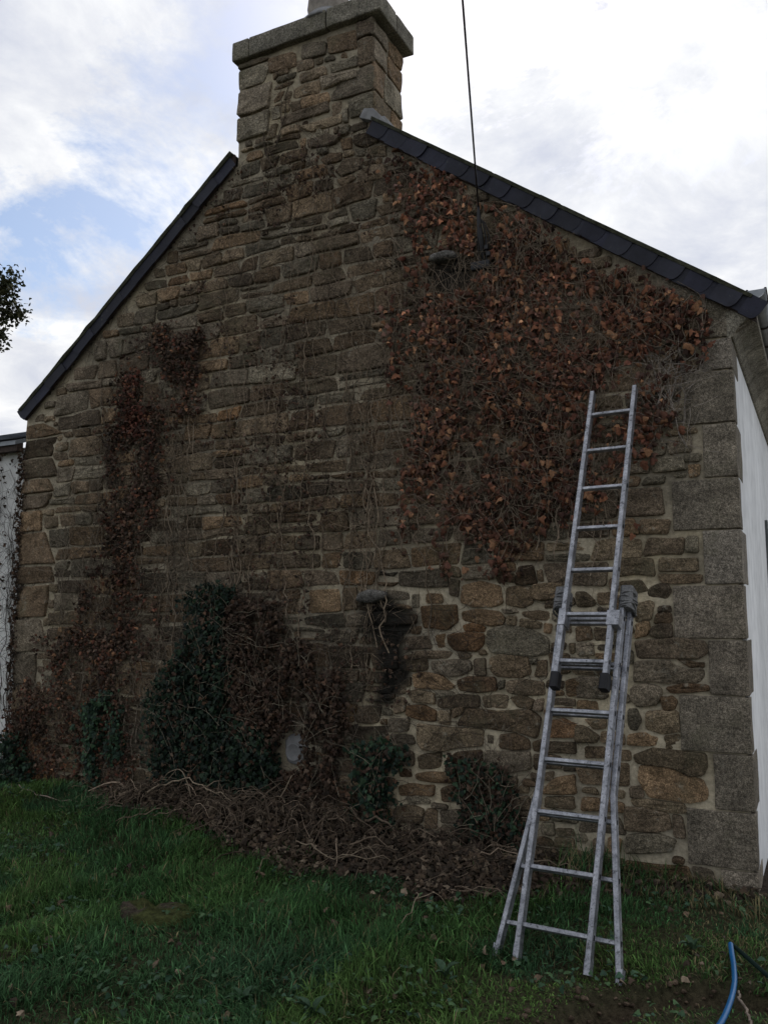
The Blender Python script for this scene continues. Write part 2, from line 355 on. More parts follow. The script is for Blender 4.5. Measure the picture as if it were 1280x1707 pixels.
# --- tracing-free rubble: rows of stones of uneven height, gaps packed with small ones
# stones that can be told apart in the photograph, outlines on the wall plane in mm (x, z)
STONES=[[(-1776,1815),(-1645,1837),(-1507,1806),(-1485,1704),(-1549,1674),(-1707,1675),(-1778,1712)],[(-1464,1787),(-1391,1804),(-1301,1794),(-1289,1707),(-1356,1667),
    (-1461,1695)],[(-1287,1807),(-1165,1823),(-1092,1813),(-1108,1732),(-1251,1716),(-1284,1734)],[(-2074,1680),(-1819,1688),(-1805,1571),(-1892,1528),
    (-2059,1541)],[(-1774,1632),(-1668,1650),(-1510,1631),(-1467,1599),(-1483,1558),(-1570,1551),(-1769,1585)],[(-1457,1613),(-1400,1608),(-1401,1558),
    (-1458,1558)],[(-1505,1656),(-1404,1658),(-1380,1644),(-1423,1635),(-1481,1637)],[(-1366,1635),(-1262,1648),(-1161,1630),(-1162,1588),(-1263,1590),
    (-1357,1617)],[(-1376,1590),(-1301,1585),(-1222,1559),(-1237,1536),(-1377,1549)],[(-1208,1563),(-1158,1563),(-1173,1496),(-1210,1505)],[(-1770,1547),(-1704,1562),
    (-1610,1534),(-1620,1511),(-1750,1513)],[(-1872,1486),(-1750,1505),(-1620,1493),(-1631,1423),(-1672,1381),(-1832,1383),(-1878,1429)],[(-1965,1485),(-1898,1500),
    (-1904,1410),(-1956,1405)],[(-2209,1463),(-2018,1475),(-2002,1399),(-2199,1387)],[(-1595,1516),(-1512,1539),(-1330,1540),(-1183,1465),(-1185,1376),(-1306,1361),
    (-1573,1378),(-1604,1433)],[(-2124,1369),(-1925,1377),(-1838,1369),(-1874,1336),(-2008,1331),(-2114,1336)],[(-1812,1360),(-1762,1368),(-1707,1347),(-1742,1329),
    (-1802,1333)],[(-1662,1377),(-1622,1382),(-1603,1364),(-1652,1354)],[(-2237,1338),(-2135,1349),(-2034,1314),(-2024,1257),(-2114,1241),(-2232,1247)],[(-2008,1300),
    (-1853,1319),(-1722,1311),(-1713,1265),(-1774,1222),(-1865,1213),(-1988,1253)],[(-1691,1326),(-1618,1330),(-1615,1231),(-1689,1225)],[(-1574,1337),(-1496,1362),
    (-1325,1352),(-1308,1249),(-1384,1220),(-1537,1225),(-1570,1269)],[(-1308,1338),(-1269,1339),(-1272,1308),(-1307,1303)],[(-1265,1322),(-1200,1332),(-1207,1235),
    (-1276,1228)],[(-2141,1216),(-2051,1233),(-1926,1218),(-1835,1133),(-1876,1120),(-2125,1131)],[(-1819,1184),(-1734,1208),(-1547,1211),(-1543,1143),(-1656,1116),
    (-1805,1120)],[(-1528,1184),(-1484,1199),(-1490,1154),(-1524,1144)],[(-1470,1186),(-1365,1208),(-1217,1190),(-1223,1115),(-1367,1105),(-1462,1119)],[(-2184,1101),
    (-2083,1114),(-1979,1085),(-1974,1030),(-2136,1027)],[(-1968,1104),(-1856,1104),(-1825,1091),(-1927,1069),(-1963,1077)],[(-1953,1045),(-1805,1088),(-1656,1089),
    (-1657,1026),(-1806,1014),(-1949,1012)],[(-1636,1085),(-1539,1107),(-1467,1092),(-1483,1025),(-1618,1018)],[(-1448,1080),(-1368,1101),(-1284,1082),(-1313,1028),
    (-1397,1028)],[(-1275,1082),(-1228,1093),(-1239,1018),(-1290,1020)],[(-2190,997),(-2063,1007),(-1969,983),(-1975,909),(-2084,917),(-2179,941)],[(-1954,984),(-1867,988),
    (-1868,901),(-1949,901)],[(-1852,994),(-1766,1011),(-1776,979),(-1847,939)],[(-1746,999),(-1560,994),(-1313,1015),(-1245,970),(-1271,846),(-1391,874),(-1562,891),
    (-1828,894)],[(-2275,1059),(-2211,1052),(-2200,968),(-2276,950)],[(-1085,1208),(-1018,1223),(-974,1198),(-976,1121),(-1079,1108)],[(-1183,1095),(-1021,1085),(-1022,1054),
    (-1174,1065)],[(-1186,956),(-1096,969),(-1025,938),(-1027,870),(-1202,851)],[(-2275,1222),(-2205,1214),(-2200,1091),(-2275,1074)],[(-2194,1195),(-2157,1197),(-2155,1149),
    (-2189,1129)],[(-2121,888),(-1960,869),(-1630,870),(-1636,780),(-1819,750),(-1931,715),(-2064,729),(-2111,777)],[(-1601,844),(-1572,842),(-1573,784),
    (-1597,791)],[(-1524,849),(-1419,860),(-1317,827),(-1318,778),(-1421,760),(-1521,769)],[(-2276,729),(-2212,737),(-2138,691),(-2138,617),(-2276,588)],[(-2107,666),
    (-2054,697),(-1941,705),(-1942,609),(-2096,602)],[(-2118,554),(-2024,580),(-1831,577),(-1801,561),(-1802,530),(-2004,522),(-2107,527)],[(-2255,571),(-2159,583),
    (-2149,542),(-2244,525)],[(-2255,469),(-2139,483),(-1989,491),(-1989,432),(-2245,414)],[(-1943,477),(-1802,516),(-1793,419),(-1934,397)],[(-2202,399),(-2108,412),
    (-2015,389),(-2025,370),(-2171,356)],[(-1870,673),(-1830,713),(-1642,743),(-1644,610),(-1811,596),(-1871,610)],[(-1622,736),(-1319,757),(-1321,652),(-1471,614),
    (-1624,620)],[(-1248,632),(-1167,643),(-1177,604),(-1249,589)],[(-1168,604),(-1043,631),(-1037,522),(-1179,510),(-1251,512)],[(-1234,479),(-1046,496),(-1048,437),
    (-1230,428)],[(-1226,815),(-1029,823),(-1030,768),(-1227,759)],[(-2277,318),(-2171,347),(-2067,321),(-2088,246),(-2277,226)],[(-1954,323),(-1824,344),(-1745,299),
    (-1756,271),(-1945,261)],[(-1781,572),(-1644,592),(-1626,461),(-1773,438)],[(-1615,585),(-1415,584),(-1417,497),(-1617,479)],[(-1714,426),(-1474,457),(-1476,344),
    (-1706,321)],[(-1256,324),(-1183,340),(-1176,265),(-1248,257)],[(-1166,299),(-1060,311),(-1044,279),(-1158,267)],[(-1935,235),(-1766,244),(-1767,156),
    (-1936,136)],[(-729,1821),(-602,1828),(-559,1768),(-631,1755),(-722,1766)],[(-498,1863),(-416,1852),(-244,1848),(-246,1812),(-400,1802),(-487,1817)],[(-554,1782),
    (-496,1803),(-444,1798),(-415,1761),(-456,1712),(-508,1713),(-565,1745)],[(-629,1687),(-553,1704),(-534,1690),(-557,1591),(-633,1573)],[(-510,1663),(-427,1667),
    (-428,1640),(-511,1636)],[(-520,1627),(-429,1627),(-433,1573),(-536,1573)],[(-550,1546),(-496,1566),(-427,1560),(-430,1488),(-500,1474),(-561,1492)],[(-638,1564),
    (-566,1573),(-563,1537),(-587,1491),(-645,1482)],[(-651,1459),(-465,1466),(-413,1484),(-240,1460),(-238,1407),(-273,1372),(-367,1357),(-645,1360)],[(-655,1333),
    (-453,1342),(-437,1316),(-335,1292),(-251,1303),(-253,1268),(-296,1232),(-449,1216),(-579,1227),(-668,1220)],[(-418,1347),(-300,1341),(-246,1338),(-250,1320),
    (-335,1314)],[(-485,1186),(-373,1208),(-239,1204),(-232,1182),(-341,1165),(-443,1157)],[(-674,1184),(-606,1204),(-511,1181),(-504,1146),(-532,1092),(-638,1069),
    (-690,1112)],[(-509,1128),(-444,1139),(-415,1106),(-429,1066),(-498,1058)],[(-701,1049),(-647,1056),(-636,990),(-660,926),(-709,924)],[(-595,1036),(-516,1057),(-413,1053),
    (-414,932),(-504,914),(-598,948)],[(-711,892),(-590,917),(-531,881),(-549,850),(-712,835)],[(-496,901),(-410,915),(-413,841),(-498,836)],[(-861,1758),(-786,1762),
    (-788,1692),(-858,1688)],[(-1003,1760),(-945,1764),(-872,1702),(-891,1675),(-1005,1671)],[(-1009,1544),(-914,1539),(-907,1470),(-1011,1455)],[(-891,1540),(-816,1535),
    (-819,1466),(-888,1461)],[(-1002,1441),(-898,1442),(-896,1368),(-1004,1362)],[(-977,972),(-838,988),(-835,934),(-914,921)],[(-1025,933),(-960,927),(-888,868),(-898,841),
    (-1028,828)],[(-1017,1236),(-876,1240),(-878,1177),(-816,1124),(-835,1106),(-1021,1107)],[(-688,770),(-576,831),(-405,820),(-272,813),(-267,754),(-294,701),(-361,687),
    (-460,726),(-667,741)],[(-650,720),(-528,721),(-427,699),(-295,667),(-265,602),(-275,559),(-367,534),(-604,555),(-648,646)],[(-702,528),(-605,533),(-393,514),(-386,481),
    (-420,470),(-607,477),(-694,486)],[(-738,464),(-633,474),(-488,454),(-474,379),(-542,355),(-743,338)],[(-744,307),(-543,338),(-451,306),(-479,252),(-747,212)],[(-708,589),
    (-646,603),(-630,552),(-700,542)],[(-973,800),(-853,812),(-855,754),(-975,745)],[(-1043,283),(-988,289),(-970,256),(-1045,239)],[(-3425,6145),(-3177,6133),(-3158,6028),
    (-3413,6042)],[(-3106,6175),(-2877,6133),(-2876,6036),(-3105,6061)],[(-2860,6151),(-2605,6139),(-2604,5996),(-2842,6025)],[(-3158,6053),(-2998,6024),(-2989,5959),
    (-3157,5971)],[(-2841,5929),(-2596,5931),(-2596,5852),(-2832,5863)],[(-3130,5922),(-2875,5908),(-2866,5857),(-3120,5854)],[(-3182,5824),(-2926,5812),(-2925,5732),
    (-3181,5759)],[(-2926,5828),(-2604,5808),(-2595,5766),(-2908,5743)],[(-3542,5932),(-3430,5923),(-3419,5846),(-3531,5862)],[(-3100,5703),(-2856,5695),(-2838,5627),
    (-3081,5618)],[(-3313,5603),(-2847,5614),(-2837,5548),(-3294,5549)],[(-3114,5467),(-2735,5488),(-2735,5425),(-3008,5422)],[(-3042,5337),(-2870,5353),(-2734,5285),
    (-2801,5257),(-3024,5285)],[(-2618,5262),(-2471,5245),(-2407,5167),(-2519,5167),(-2617,5208)],[(-2609,5160),(-2527,5146),(-2527,5093),(-2609,5114)],[(-2503,5132),
    (-2359,5125),(-2343,5045),(-2503,5072)],[(-2592,4943),(-2470,4980),(-2343,4956),(-2359,4871),(-2583,4880)],[(-2782,5020),(-2683,5095),(-2535,5065),(-2551,4993),
    (-2732,4985)],[(-2765,4955),(-2633,4953),(-2608,4932),(-2715,4882)],[(-2919,5148),(-2834,5173),(-2733,5162),(-2733,5116),(-2868,5119)]]
# quoins: left edge, top, bottom in mm
QUOINS=[(-196,3278,3104),(-302,3062,2772),(-209,2747,2435),(-398,2425,2127),(-233,2110,1800),(-417,1787,1477),(-231,1473,1151),(-406,1152,824),(-230,827,507),
    (-392,509,181),(-218,197,-41)]
CELL = .01
class Occ:
    def __init__(s, u0, v0, u1, v1): s.u0, s.v0 = u0, v0; s.g = np.zeros((int((u1-u0)/CELL)+2, int((v1-v0)/CELL)+2), bool)
    def cells(s, poly):
        p = np.asarray(poly); a = np.maximum(((p.min(0)-(s.u0, s.v0))/CELL).astype(int), 0); c = np.minimum(((p.max(0)-(s.u0, s.v0))/CELL).astype(int)+1, np.array(s.g.shape)-1)
        if (c <= a).any(): return a, np.zeros((0, 0), bool)
        U, V = np.meshgrid(s.u0+(np.arange(a[0], c[0])+.5)*CELL, s.v0+(np.arange(a[1], c[1])+.5)*CELL, indexing='ij')
        ins = np.zeros(U.shape, bool); n = len(p)
        for k in range(n):
            (x0, y0), (x1, y1) = p[k], p[(k+1) % n]
            if y0 != y1: ins ^= ((y0 > V) != (y1 > V)) & (U < (x1-x0)*(V-y0)/(y1-y0)+x0)
        return a, ins
    def frac(s, poly):
        a, m = s.cells(poly)
        return 1.0 if m.sum() == 0 else (s.g[a[0]:a[0]+m.shape[0], a[1]:a[1]+m.shape[1]] & m).sum()/m.sum()
    def mark(s, poly):
        a, m = s.cells(poly); s.g[a[0]:a[0]+m.shape[0], a[1]:a[1]+m.shape[1]] |= m
def rubble(u0, u1, v0, v1, inside, occ, rnd, hmin=.085, hmax=.175, wmin=.11, wmax=.42, shift=0):
    polys = []; v = v0; row = 0; J = .010
    wave = lambda u, k:   .013*math.sin(u*1.7+k*2.1+shift)+.010*math.sin(u*4.3+k*1.3)
    while v < v1:
        h = rnd.uniform(hmin, hmax); k = row
        u = u0+rnd.uniform(-.2, 0)
        while u < u1:
            w = rnd.triangular(wmin, wmax, .19)*(.75+.5*h/.13)
            e0, e1 = rnd.uniform(-.02, .02), rnd.uniform(-.02, .02)
            def quad(ua, ub, va, vb, s0, s1):
                g = .005+rnd.uniform(0, .005)
                return [(ua+g-s0, va+g+wave(ua, k)), ((ua+ub)/2, va+g+wave((ua+ub)/2, k)+rnd.uniform(-.008, .006)), (ub-g-s1, va+g+wave(ub, k)),
                        (ub-g+s1, vb-g+wave(ub, k+1)+rnd.uniform(-.012, .004)), ((ua+ub)/2+rnd.uniform(-.06, .06), vb-g+wave((ua+ub)/2, k+1)+rnd.uniform(-.008, .008)), (ua+g+s0, vb-g+wave(ua, k+1)+rnd.uniform(-.012, .004))]
            if h > .125 and rnd.random() < .18:
                f = rnd.uniform(.4, .6); polys += [quad(u, u+w, v, v+h*f, e0, e1), quad(u, u+w*rnd.uniform(.85, 1), v+h*f, v+h, e0, e1)]
            else: polys.append(quad(u, u+w, v, v+h, e0, e1))
            u += w
        v += h; row += 1
    good = []
    for p in polys:
        c = np.mean(p, 0)
        P6 = np.array(p); Lh = [P6[0], P6[5]]; Rh = [P6[2], P6[3]]
        for a_, b_ in ((0, 1), (0, .72), (.28, 1), (0, .5), (.5, 1), (.3, .7)):
            at_ = lambda t, s: (Lh[s]*(1-t)+Rh[s]*t)
            q = p if (a_, b_) == (0, 1) else [tuple(at_(a_, 0)), tuple(at_((a_+b_)/2, 0)+(0, rnd.uniform(-.006, .006))), tuple(at_(b_, 0)), tuple(at_(b_, 1)), tuple(at_((a_+b_)/2, 1)), tuple(at_(a_, 1))]
            if np.ptp(np.array(q)[:, 0]) < .07: break
            if inside(q) and occ.frac(q) < .03: good.append(q); occ.mark(q); break
    return good
def pack(occ, u0, u1, v0, v1, inside, rnd, tries=26000):
    """grow small stones into what is left free"""
    res = []; g = occ.g
    for _ in range(tries):
        u, v = rnd.uniform(u0, u1), rnd.uniform(v0, v1); a, c = int((u-occ.u0)/CELL), int((v-occ.v0)/CELL)
        if not (2 < a < g.shape[0]-3 and 2 < c < g.shape[1]-3) or g[a-1:a+2, c-1:c+2].any(): continue
        l, r, d, t = a-1, a+2, c-1, c+2; grow = [1, 1, 1, 1]; mw, mh = rnd.randint(14, 34), rnd.randint(7, 14)
        while any(grow):
            if grow[0]: grow[0] = int(l > 1 and r-l < mw and not g[l-1, d:t].any()); l -= grow[0]
            if grow[1]: grow[1] = int(r < g.shape[0]-1 and r-l < mw and not g[r, d:t].any()); r += grow[1]
            if grow[2]: grow[2] = int(d > 1 and t-d < mh and not g[l:r, d-1].any()); d -= grow[2]
            if grow[3]: grow[3] = int(t < g.shape[1]-1 and t-d < mh and not g[l:r, t].any()); t += grow[3]
        x0, x1, y0, y1 = occ.u0+l*CELL+.005, occ.u0+r*CELL-.005, occ.v0+d*CELL+.005, occ.v0+t*CELL-.005
        if x1-x0 < .045 or y1-y0 < .038: continue
        if x1-x0 > 3.2*(y1-y0): m_ = x0+(x1-x0)*rnd.uniform(.4, .6); x1 = m_-.008 if rnd.random() < .5 else x1; x0 = x0 if x1 < m_ else m_+.008
        j = lambda: rnd.uniform(-.008, .008)
        p = [(x0+j(), y0+j()), ((x0+x1)/2, y0+j()), (x1+j(), y0+j()), (x1+j(), y1+j()), ((x0+x1)/2+j()*3, y1+j()), (x0+j(), y1+j())]
        if inside(p): res.append(p); occ.mark([(x0-.008, y0-.008), (x1+.008, y0-.008), (x1+.008, y1+.008), (x0-.008, y1+.008)])
    return res
def outline(poly, chk=1, amp=.006):
    p = np.asarray(poly, float)
    p = np.stack([p, (p+np.roll(p, -1, 0))/2], 1).reshape(-1, 2) if len(p) < 6 else p
    e = np.linalg.norm(np.roll(p, -1, 0)-p, axis=1)[:, None]; t = np.clip(.012/np.maximum(e, .02), .06, .25) if chk else None
    if chk: p = np.stack([p*(1-t)+np.roll(p, -1, 0)*t, p*t+np.roll(p, -1, 0)*(1-t)], 1).reshape(-1, 2)
    return p+np.stack([amp*2*(vnoise(p[:, 0], p[:, 1], 17, 31)-.5), amp*2*(vnoise(p[:, 0], p[:, 1], 17, 32)-.5)], -1)
def offset(p, d):
    e = np.roll(p, -1, 0)-np.roll(p, 1, 0); n = np.stack([-e[:, 1], e[:, 0]], -1); n /= np.linalg.norm(n, axis=1)[:, None]+1e-9
    A = np.sum(p[:, 0]*np.roll(p[:, 1], -1)-np.roll(p[:, 0], -1)*p[:, 1]); n *= np.sign(A)
    return p+n*d
def stone_geo(poly, H, f, rnd, chk=1, amp=.008, edge=(.003, .012), rough=.013):
    """a stone proud of the wall; f(u, v, h) -> xyz"""
    p = outline(poly, chk, amp); n = len(p); c = p.mean(0); sz = min(np.ptp(p[:, 0]), np.ptp(p[:, 1]))
    A = np.sum(p[:, 0]*np.roll(p[:, 1], -1)-np.roll(p[:, 0], -1)*p[:, 1])
    if A < 0: p = p[::-1]
    tu, tv = rnd.uniform(-.05, .05), rnd.uniform(-.07, .05)
    hx, hy = np.ptp(p[:, 0])/2, np.ptp(p[:, 1])/2
    ins = lambda d: c+(p-c)*np.array([1-min(d/hx, .45), 1-min(d/hy, .45)])
    rings = [(p, -.012), (ins(edge[0]), H*.78), (ins(edge[1]), H*.97)]
    r3 = c+(rings[2][0]-c)*.5; rings.append((r3, H*1.06))
    V = []
    for q, h in rings:
        hh = np.full(n, h)
        if h > 0: hh = hh+rough*2*(vnoise(q[:, 0], q[:, 1], 14, 33)-.5)+(q[:, 0]-c[0])*tu+(q[:, 1]-c[1])*tv
        V += [f(a, b_, k) for (a, b_), k in zip(q, hh)]
    V.append(f(c[0], c[1], H*1.04)); F = []
    for r in range(3): F += [(r*n+i, r*n+(i+1) % n, (r+1)*n+(i+1) % n, (r+1)*n+i) for i in range(n)]
    F += [(3*n+i, 3*n+(i+1) % n, 4*n) for i in range(n)]
    return V, F
def stone_tone(x, z, rnd):
    """own colour of one stone: browner low on the right, greyer up the gable"""
    pal = [(.205, .158, .110), (.178, .142, .104), (.225, .182, .128), (.155, .125, .095), (.200, .172, .135), (.240, .170, .108), (.180, .132, .090), (.205, .185, .145)]
    c = np.array(rnd.choice(pal)); up = float(smooth(1.2, 4.2, np.array(z)))*.7+.3*float(smooth(-2, -5, np.array(-x*-1.0)))
    g = c.mean(); c = (c*(1-.12*up)+np.array([g*1.04, g*1.0, g*.90])*.12*up)*np.array([1.03, .98, .89])
    c *= rnd.uniform(.48, 1.06)*(1+.30*up)
    if rnd.random() < .03: c *= np.array([1.12, .95, .82])
    if rnd.random() < .07: c *= .55
    return c
fF = lambda u, v, h: (u, -h, v)
rnd = random.Random(5)
occ = Occ(XL-.1, -.2, XR+.1, 6.4)
_q = [list(q) for q in QUOINS]
for k in range(len(_q)-1): m_ = (_q[k][2]+_q[k+1][1])/2; _q[k][2] = m_+2; _q[k+1][1] = m_-2
QUOINS = _q
quoin_polys = [[(a, d), (XR, d), (XR, t), (a, t)] for a, t, d in [(q[0]/1000, q[1]/1000, q[2]/1000) for q in QUOINS]]
for q in quoin_polys: occ.mark([(q[0][0]-.012, q[0][1]-.012), (q[1][0]+.05, q[1][1]-.012), (q[2][0]+.05, q[2][1]+.012), (q[3][0]-.012, q[3][1]+.012)])
front = []
def add_front(p): front.append(p); occ.mark(offset(outline(p), -.008))
ledge = [(-2.56, 1.71), (-2.44, 1.70), (-2.34, 1.735), (-2.33, 1.785), (-2.45, 1.80), (-2.55, 1.775)]
hood = [(-1.985, 4.115), (-1.86, 4.10), (-1.76, 4.11), (-1.77, 4.155), (-1.86, 4.185), (-1.96, 4.17)]
for p in (ledge, hood): occ.mark(p)
vent_c = (-3.079, .656); occ.mark([(vent_c[0]-.14, vent_c[1]-.17), (vent_c[0]+.14, vent_c[1]-.17), (vent_c[0]+.14, vent_c[1]+.17), (vent_c[0]-.14, vent_c[1]+.17)])
# chimney corners and left corner built of bigger blocks
zc_ = 5.50
while zc_ < 6.15:
    h = rnd.uniform(.17, .24); h = min(h, 6.205-zc_)
    add_front([(CHX0, zc_+.008), (CHX0+rnd.uniform(.17, .36), zc_+.008), (CHX0+rnd.uniform(.17, .36), zc_+h), (CHX0, zc_+h)]); zc_ += h+.008
for p in ([(-2.60, 6.06), (CHX1, 6.06), (CHX1, 6.205), (-2.60, 6.205)], [(-2.585, 5.82), (CHX1, 5.83), (CHX1, 6.045), (-2.59, 6.05)], [(-2.84, 5.62), (CHX1, 5.60), (CHX1, 5.81), (-2.58, 5.815), (-2.83, 5.72)], [(-2.66, 5.42), (CHX1, 5.40), (CHX1, 5.585), (-2.67, 5.57)]): add_front(p)
zc_ = -.02
while zc_ < 3.3:
    h = rnd.uniform(.13, .30); add_front([(XL, zc_), (XL+rnd.uniform(.22, .48), zc_+.004), (XL+rnd.uniform(.22, .48), zc_+h-.01), (XL, zc_+h-.01)]); zc_ += h+.006
for p in STONES:
    q = [(a/1000, b_/1000) for a, b_ in p]
    q = offset(np.array(q), -.013 if q[0][1] > 4.5 else -.009)
    if occ.frac(q) < .30: front.append(q); occ.mark(offset(outline(q), -.003))
def in_gable(p):
    return all(XL-.001 < u < XR-.01 and v < float(top(u))-.012 for u, v in p)
front += rubble(XL, XR, -.1, 5.0, in_gable, occ, rnd)+rubble(-4.6, -1.4, 5.0, 6.3, in_gable, occ, rnd, .055, .125, .10, .40)
front += pack(occ, XL, XR, -.05, 6.2, in_gable, rnd)
IVY_HIDE = dict(
    ivyR=[(-2318,5084),(-2071,4902),(-1609,4516),(-1263,4306),(-941,3984),(-563,3708),(-277,3559),(-178,3389),(-252,3305),(-465,3357),(-657,3150),(-407,2964),(-420,2644),(-638,2607),(-835,2277),(-1071,2097),(-1274,1910),(-1646,1919),(-2088,1972),(-2321,2148),(-2132,2437),(-2176,3001),(-2368,3468),(-2368,4154),(-2368,4716)],
    coreR=[(-2125,3791),(-1798,3912),(-1484,4028),(-1183,4139),(-793,3649),(-569,3531),(-694,3155),(-874,2901),(-1028,2250),(-1229,2103),(-1641,2283),(-1994,2428),(-2129,2996)],
    ivyL=[(-4651,4000),(-4099,3992),(-3990,3494),(-4261,3223),(-4407,2883),(-4509,2239),(-4507,1455),(-4663,1356),(-5301,1295),(-5400,1755),(-5104,2109),(-5141,2786),(-5064,3308),(-4836,3601)],
    ivyL2=[(-5807,1286),(-4700,1453),(-4503,1358),(-4583,312),(-6024,141),(-6067,704)],
    coreL=[(-4836,3601),(-4434,3550),(-4441,2937),(-4806,2968)],
    green=[(-4098,1790),(-3908,1858),(-3618,1853),(-3557,1691),(-3626,1056),(-3209,639),(-3255,294),(-3413,194),(-3918,322),(-4280,362),(-4360,930),(-4181,1082),(-4044,1459)],
    brownM=[(-3617,1807),(-3392,1781),(-3118,1556),(-2857,1341),(-2608,1177),(-2631,968),(-2953,868),(-3157,643),(-3536,793),(-3660,1281)],
    brownM2=[(-3161,943),(-2607,969),(-2604,354),(-3202,257)],
    greenL=[(-5274,845),(-4807,963),(-4712,348),(-5171,263)],
    greenLL=[(-6200,436),(-5757,568),(-5653,124),(-6171,78)],
    tuft1=[(-2557,724),(-2185,748),(-2232,192),(-2603,192)],
    tuft2=[(-1811,734),(-1418,760),(-1350,213),(-1714,135)],
    topM=[(-4618,3995),(-3975,3998),(-4014,3296),(-4333,3435)],
    vine=[(-2368,5145),(-3588,5469),(-4690,4113),(-5424,3347),(-5239,257),(-2462,487),(-841,2087),(-810,3091),(-213,3394)]
)
def inpoly(x, z, poly):
    x = np.asarray(x, float); z = np.asarray(z, float); r = np.zeros(x.shape, bool); n = len(poly)
    for k in range(n):
        (a, b_), (c, d) = poly[k], poly[(k+1) % n]; a, b_, c, d = a/1000, b_/1000, c/1000, d/1000
        if b_ != d: r ^= ((b_ > z) != (d > z)) & (x < (c-a)*(z-b_)/(d-b_)+a)
    return r
CAMP = np.array(cam.location)
def shown(p):
    p = np.asarray(p); c = p.mean(0); a = .5*abs(np.sum(p[:, 0]*np.roll(p[:, 1], -1)-np.roll(p[:, 0], -1)*p[:, 1]))
    v = np.array([c[0], 0, c[1]])-CAMP; d = np.linalg.norm(v)
    s = a*abs(v[1])/d**3
    for key, f in (('coreR', .15), ('green', .15), ('brownM', .3), ('ivyL', .5), ('ivyL2', .4), ('ivyR', .7)):
        if inpoly(c[0], c[1], IVY_HIDE[key]): s *= f; break
    return s
front.sort(key=lambda p: -shown(p))
rest_V, rest_F, rest_C, rest_S, rest_n = [], [], [], [], 0
for k, p in enumerate(front):
    c = np.mean(p, 0); H = rnd.uniform(.012, .034)
    V, F = stone_geo(p, H, fF, rnd); V = np.array(V)
    col = np.tile(stone_tone(c[0], c[1], rnd), (len(V), 1)); st = stain_at(V[:, 0], V[:, 2])
    if k < 298: mesh_obj('stone', V, F, M_stone, gable, col=col, stain=st, smooth=False)
    else:
        b0 = rest_n
        rest_V.append(V); rest_F += [tuple(i+b0 for i in f) for f in F]; rest_C.append(col); rest_S.append(st); rest_n = b0+len(V)
mesh_obj('small_stones', np.concatenate(rest_V), rest_F, M_stone, gable, smooth=False, col=np.concatenate(rest_C), kind='stuff', stain=np.concatenate(rest_S))
for p, H in ((ledge, .085), (hood, .085)):
    V, F = stone_geo(p, H, fF, rnd, edge=(.003, .012), rough=.004); V = np.array(V)
    mesh_obj('projecting_stone', V, F, M_stone, gable, col=np.tile((.17, .16, .145), (len(V), 1)), stain=.5*stain_at(V[:, 0], V[:, 2]))
# quoins wrap the corner: dressed blocks, short and long returns alternating
for k, q in enumerate(quoin_polys):
    a, d = q[0]; t = q[2][1]; ret = .13 if k % 2 else .34; g = .003
    V = MB(); V.box((a+g, -.022, d+g), (XR+.012, ret, t-g))
    o = V.build('quoin', M_quoin, gable, bevel=.007)
    bm = bmesh.new(); bm.from_mesh(o.data); bmesh.ops.subdivide_edges(bm, edges=[e for e in bm.edges if e.calc_length() > .08], cuts=4, use_grid_fill=True)
    for v in bm.verts:
        nn = noise.noise_vector(v.co*9)*.004+noise.noise_vector(v.co*31)*.002; v.co += nn
    bm.to_mesh(o.data); bm.free(); o.data.polygons.foreach_set('use_smooth', [True]*len(o.data.polygons))
    cc = np.array(rnd.choice([(.185, .158, .122), (.160, .138, .106), (.198, .174, .140)]))*rnd.uniform(.9, 1.1)
    at = o.data.attributes.new('Col', 'FLOAT_COLOR', 'POINT'); at.data.foreach_set('color', np.tile((*cc, 1), (len(o.data.vertices), 1)).astype(np.float32).ravel())
# chimney sides: right (seen) and left, back
for side, (u0, u1, f) in enumerate(((0.0, .5, lambda u, v, h: (CHX1-.012+h, u, v)), (0.0, .5, lambda u, v, h: (CHX0+.012-h, .5-u, v)))):
    oc = Occ(-.1, 5.1, .7, 6.4); z = 5.2; ps = []
    while z < 6.15:
        h = min(rnd.uniform(.14, .26), 6.205-z); s = rnd.uniform(.15, .34)
        ps += [[(u0-.012, z), (s-.008, z), (s-.008+rnd.uniform(-.03, .03), z+h-.012), (u0-.012, z+h-.012)], [(s+.008, z), (u1-.012, z), (u1-.012, z+h-.012), (s+.008, z+h-.012)]]; z += h
    for p in ps:
        V, F = stone_geo(p, .018, f, rnd); V = np.array(V)
        mesh_obj('stone', V, F, M_stone, chimney, smooth=False, col=np.tile(stone_tone(-3, 6, rnd)*1.0, (len(V), 1)), stain=np.zeros(len(V)))
for x0, x1 in ((-3.70, -3.1), (-3.09, -2.5)):
    V, F = stone_geo([(x0, 5.3), (x1, 5.3), (x1, 6.2), (x0, 6.2)], .02, lambda u, v, h: (u, .48+h, v), rnd); V = np.array(V)
    mesh_obj('stone', V, F[::-1], M_stone, chimney, col=np.tile((.19, .18, .16), (len(V), 1)), stain=np.zeros(len(V)))
def block(name, a, b_, parent, m, col, amp=.006, bev=.012, cuts=5):
    o = MB().box(a, b_).build(name, m, parent, bevel=bev)
    bm = bmesh.new(); bm.from_mesh(o.data); bmesh.ops.subdivide_edges(bm, edges=[e for e in bm.edges if e.calc_length() > .10], cuts=cuts, use_grid_fill=True)
    for v in bm.verts: v.co += noise.noise_vector(v.co*7)*amp
    bm.to_mesh(o.data); bm.free(); o.data.polygons.foreach_set('use_smooth', [True]*len(o.data.polygons))
    at = o.data.attributes.new('Col', 'FLOAT_COLOR', 'POINT'); at.data.foreach_set('color', np.tile((*col, 1), (len(o.data.vertices), 1)).astype(np.float32).ravel())
    return o
capc = (.185, .170, .135)
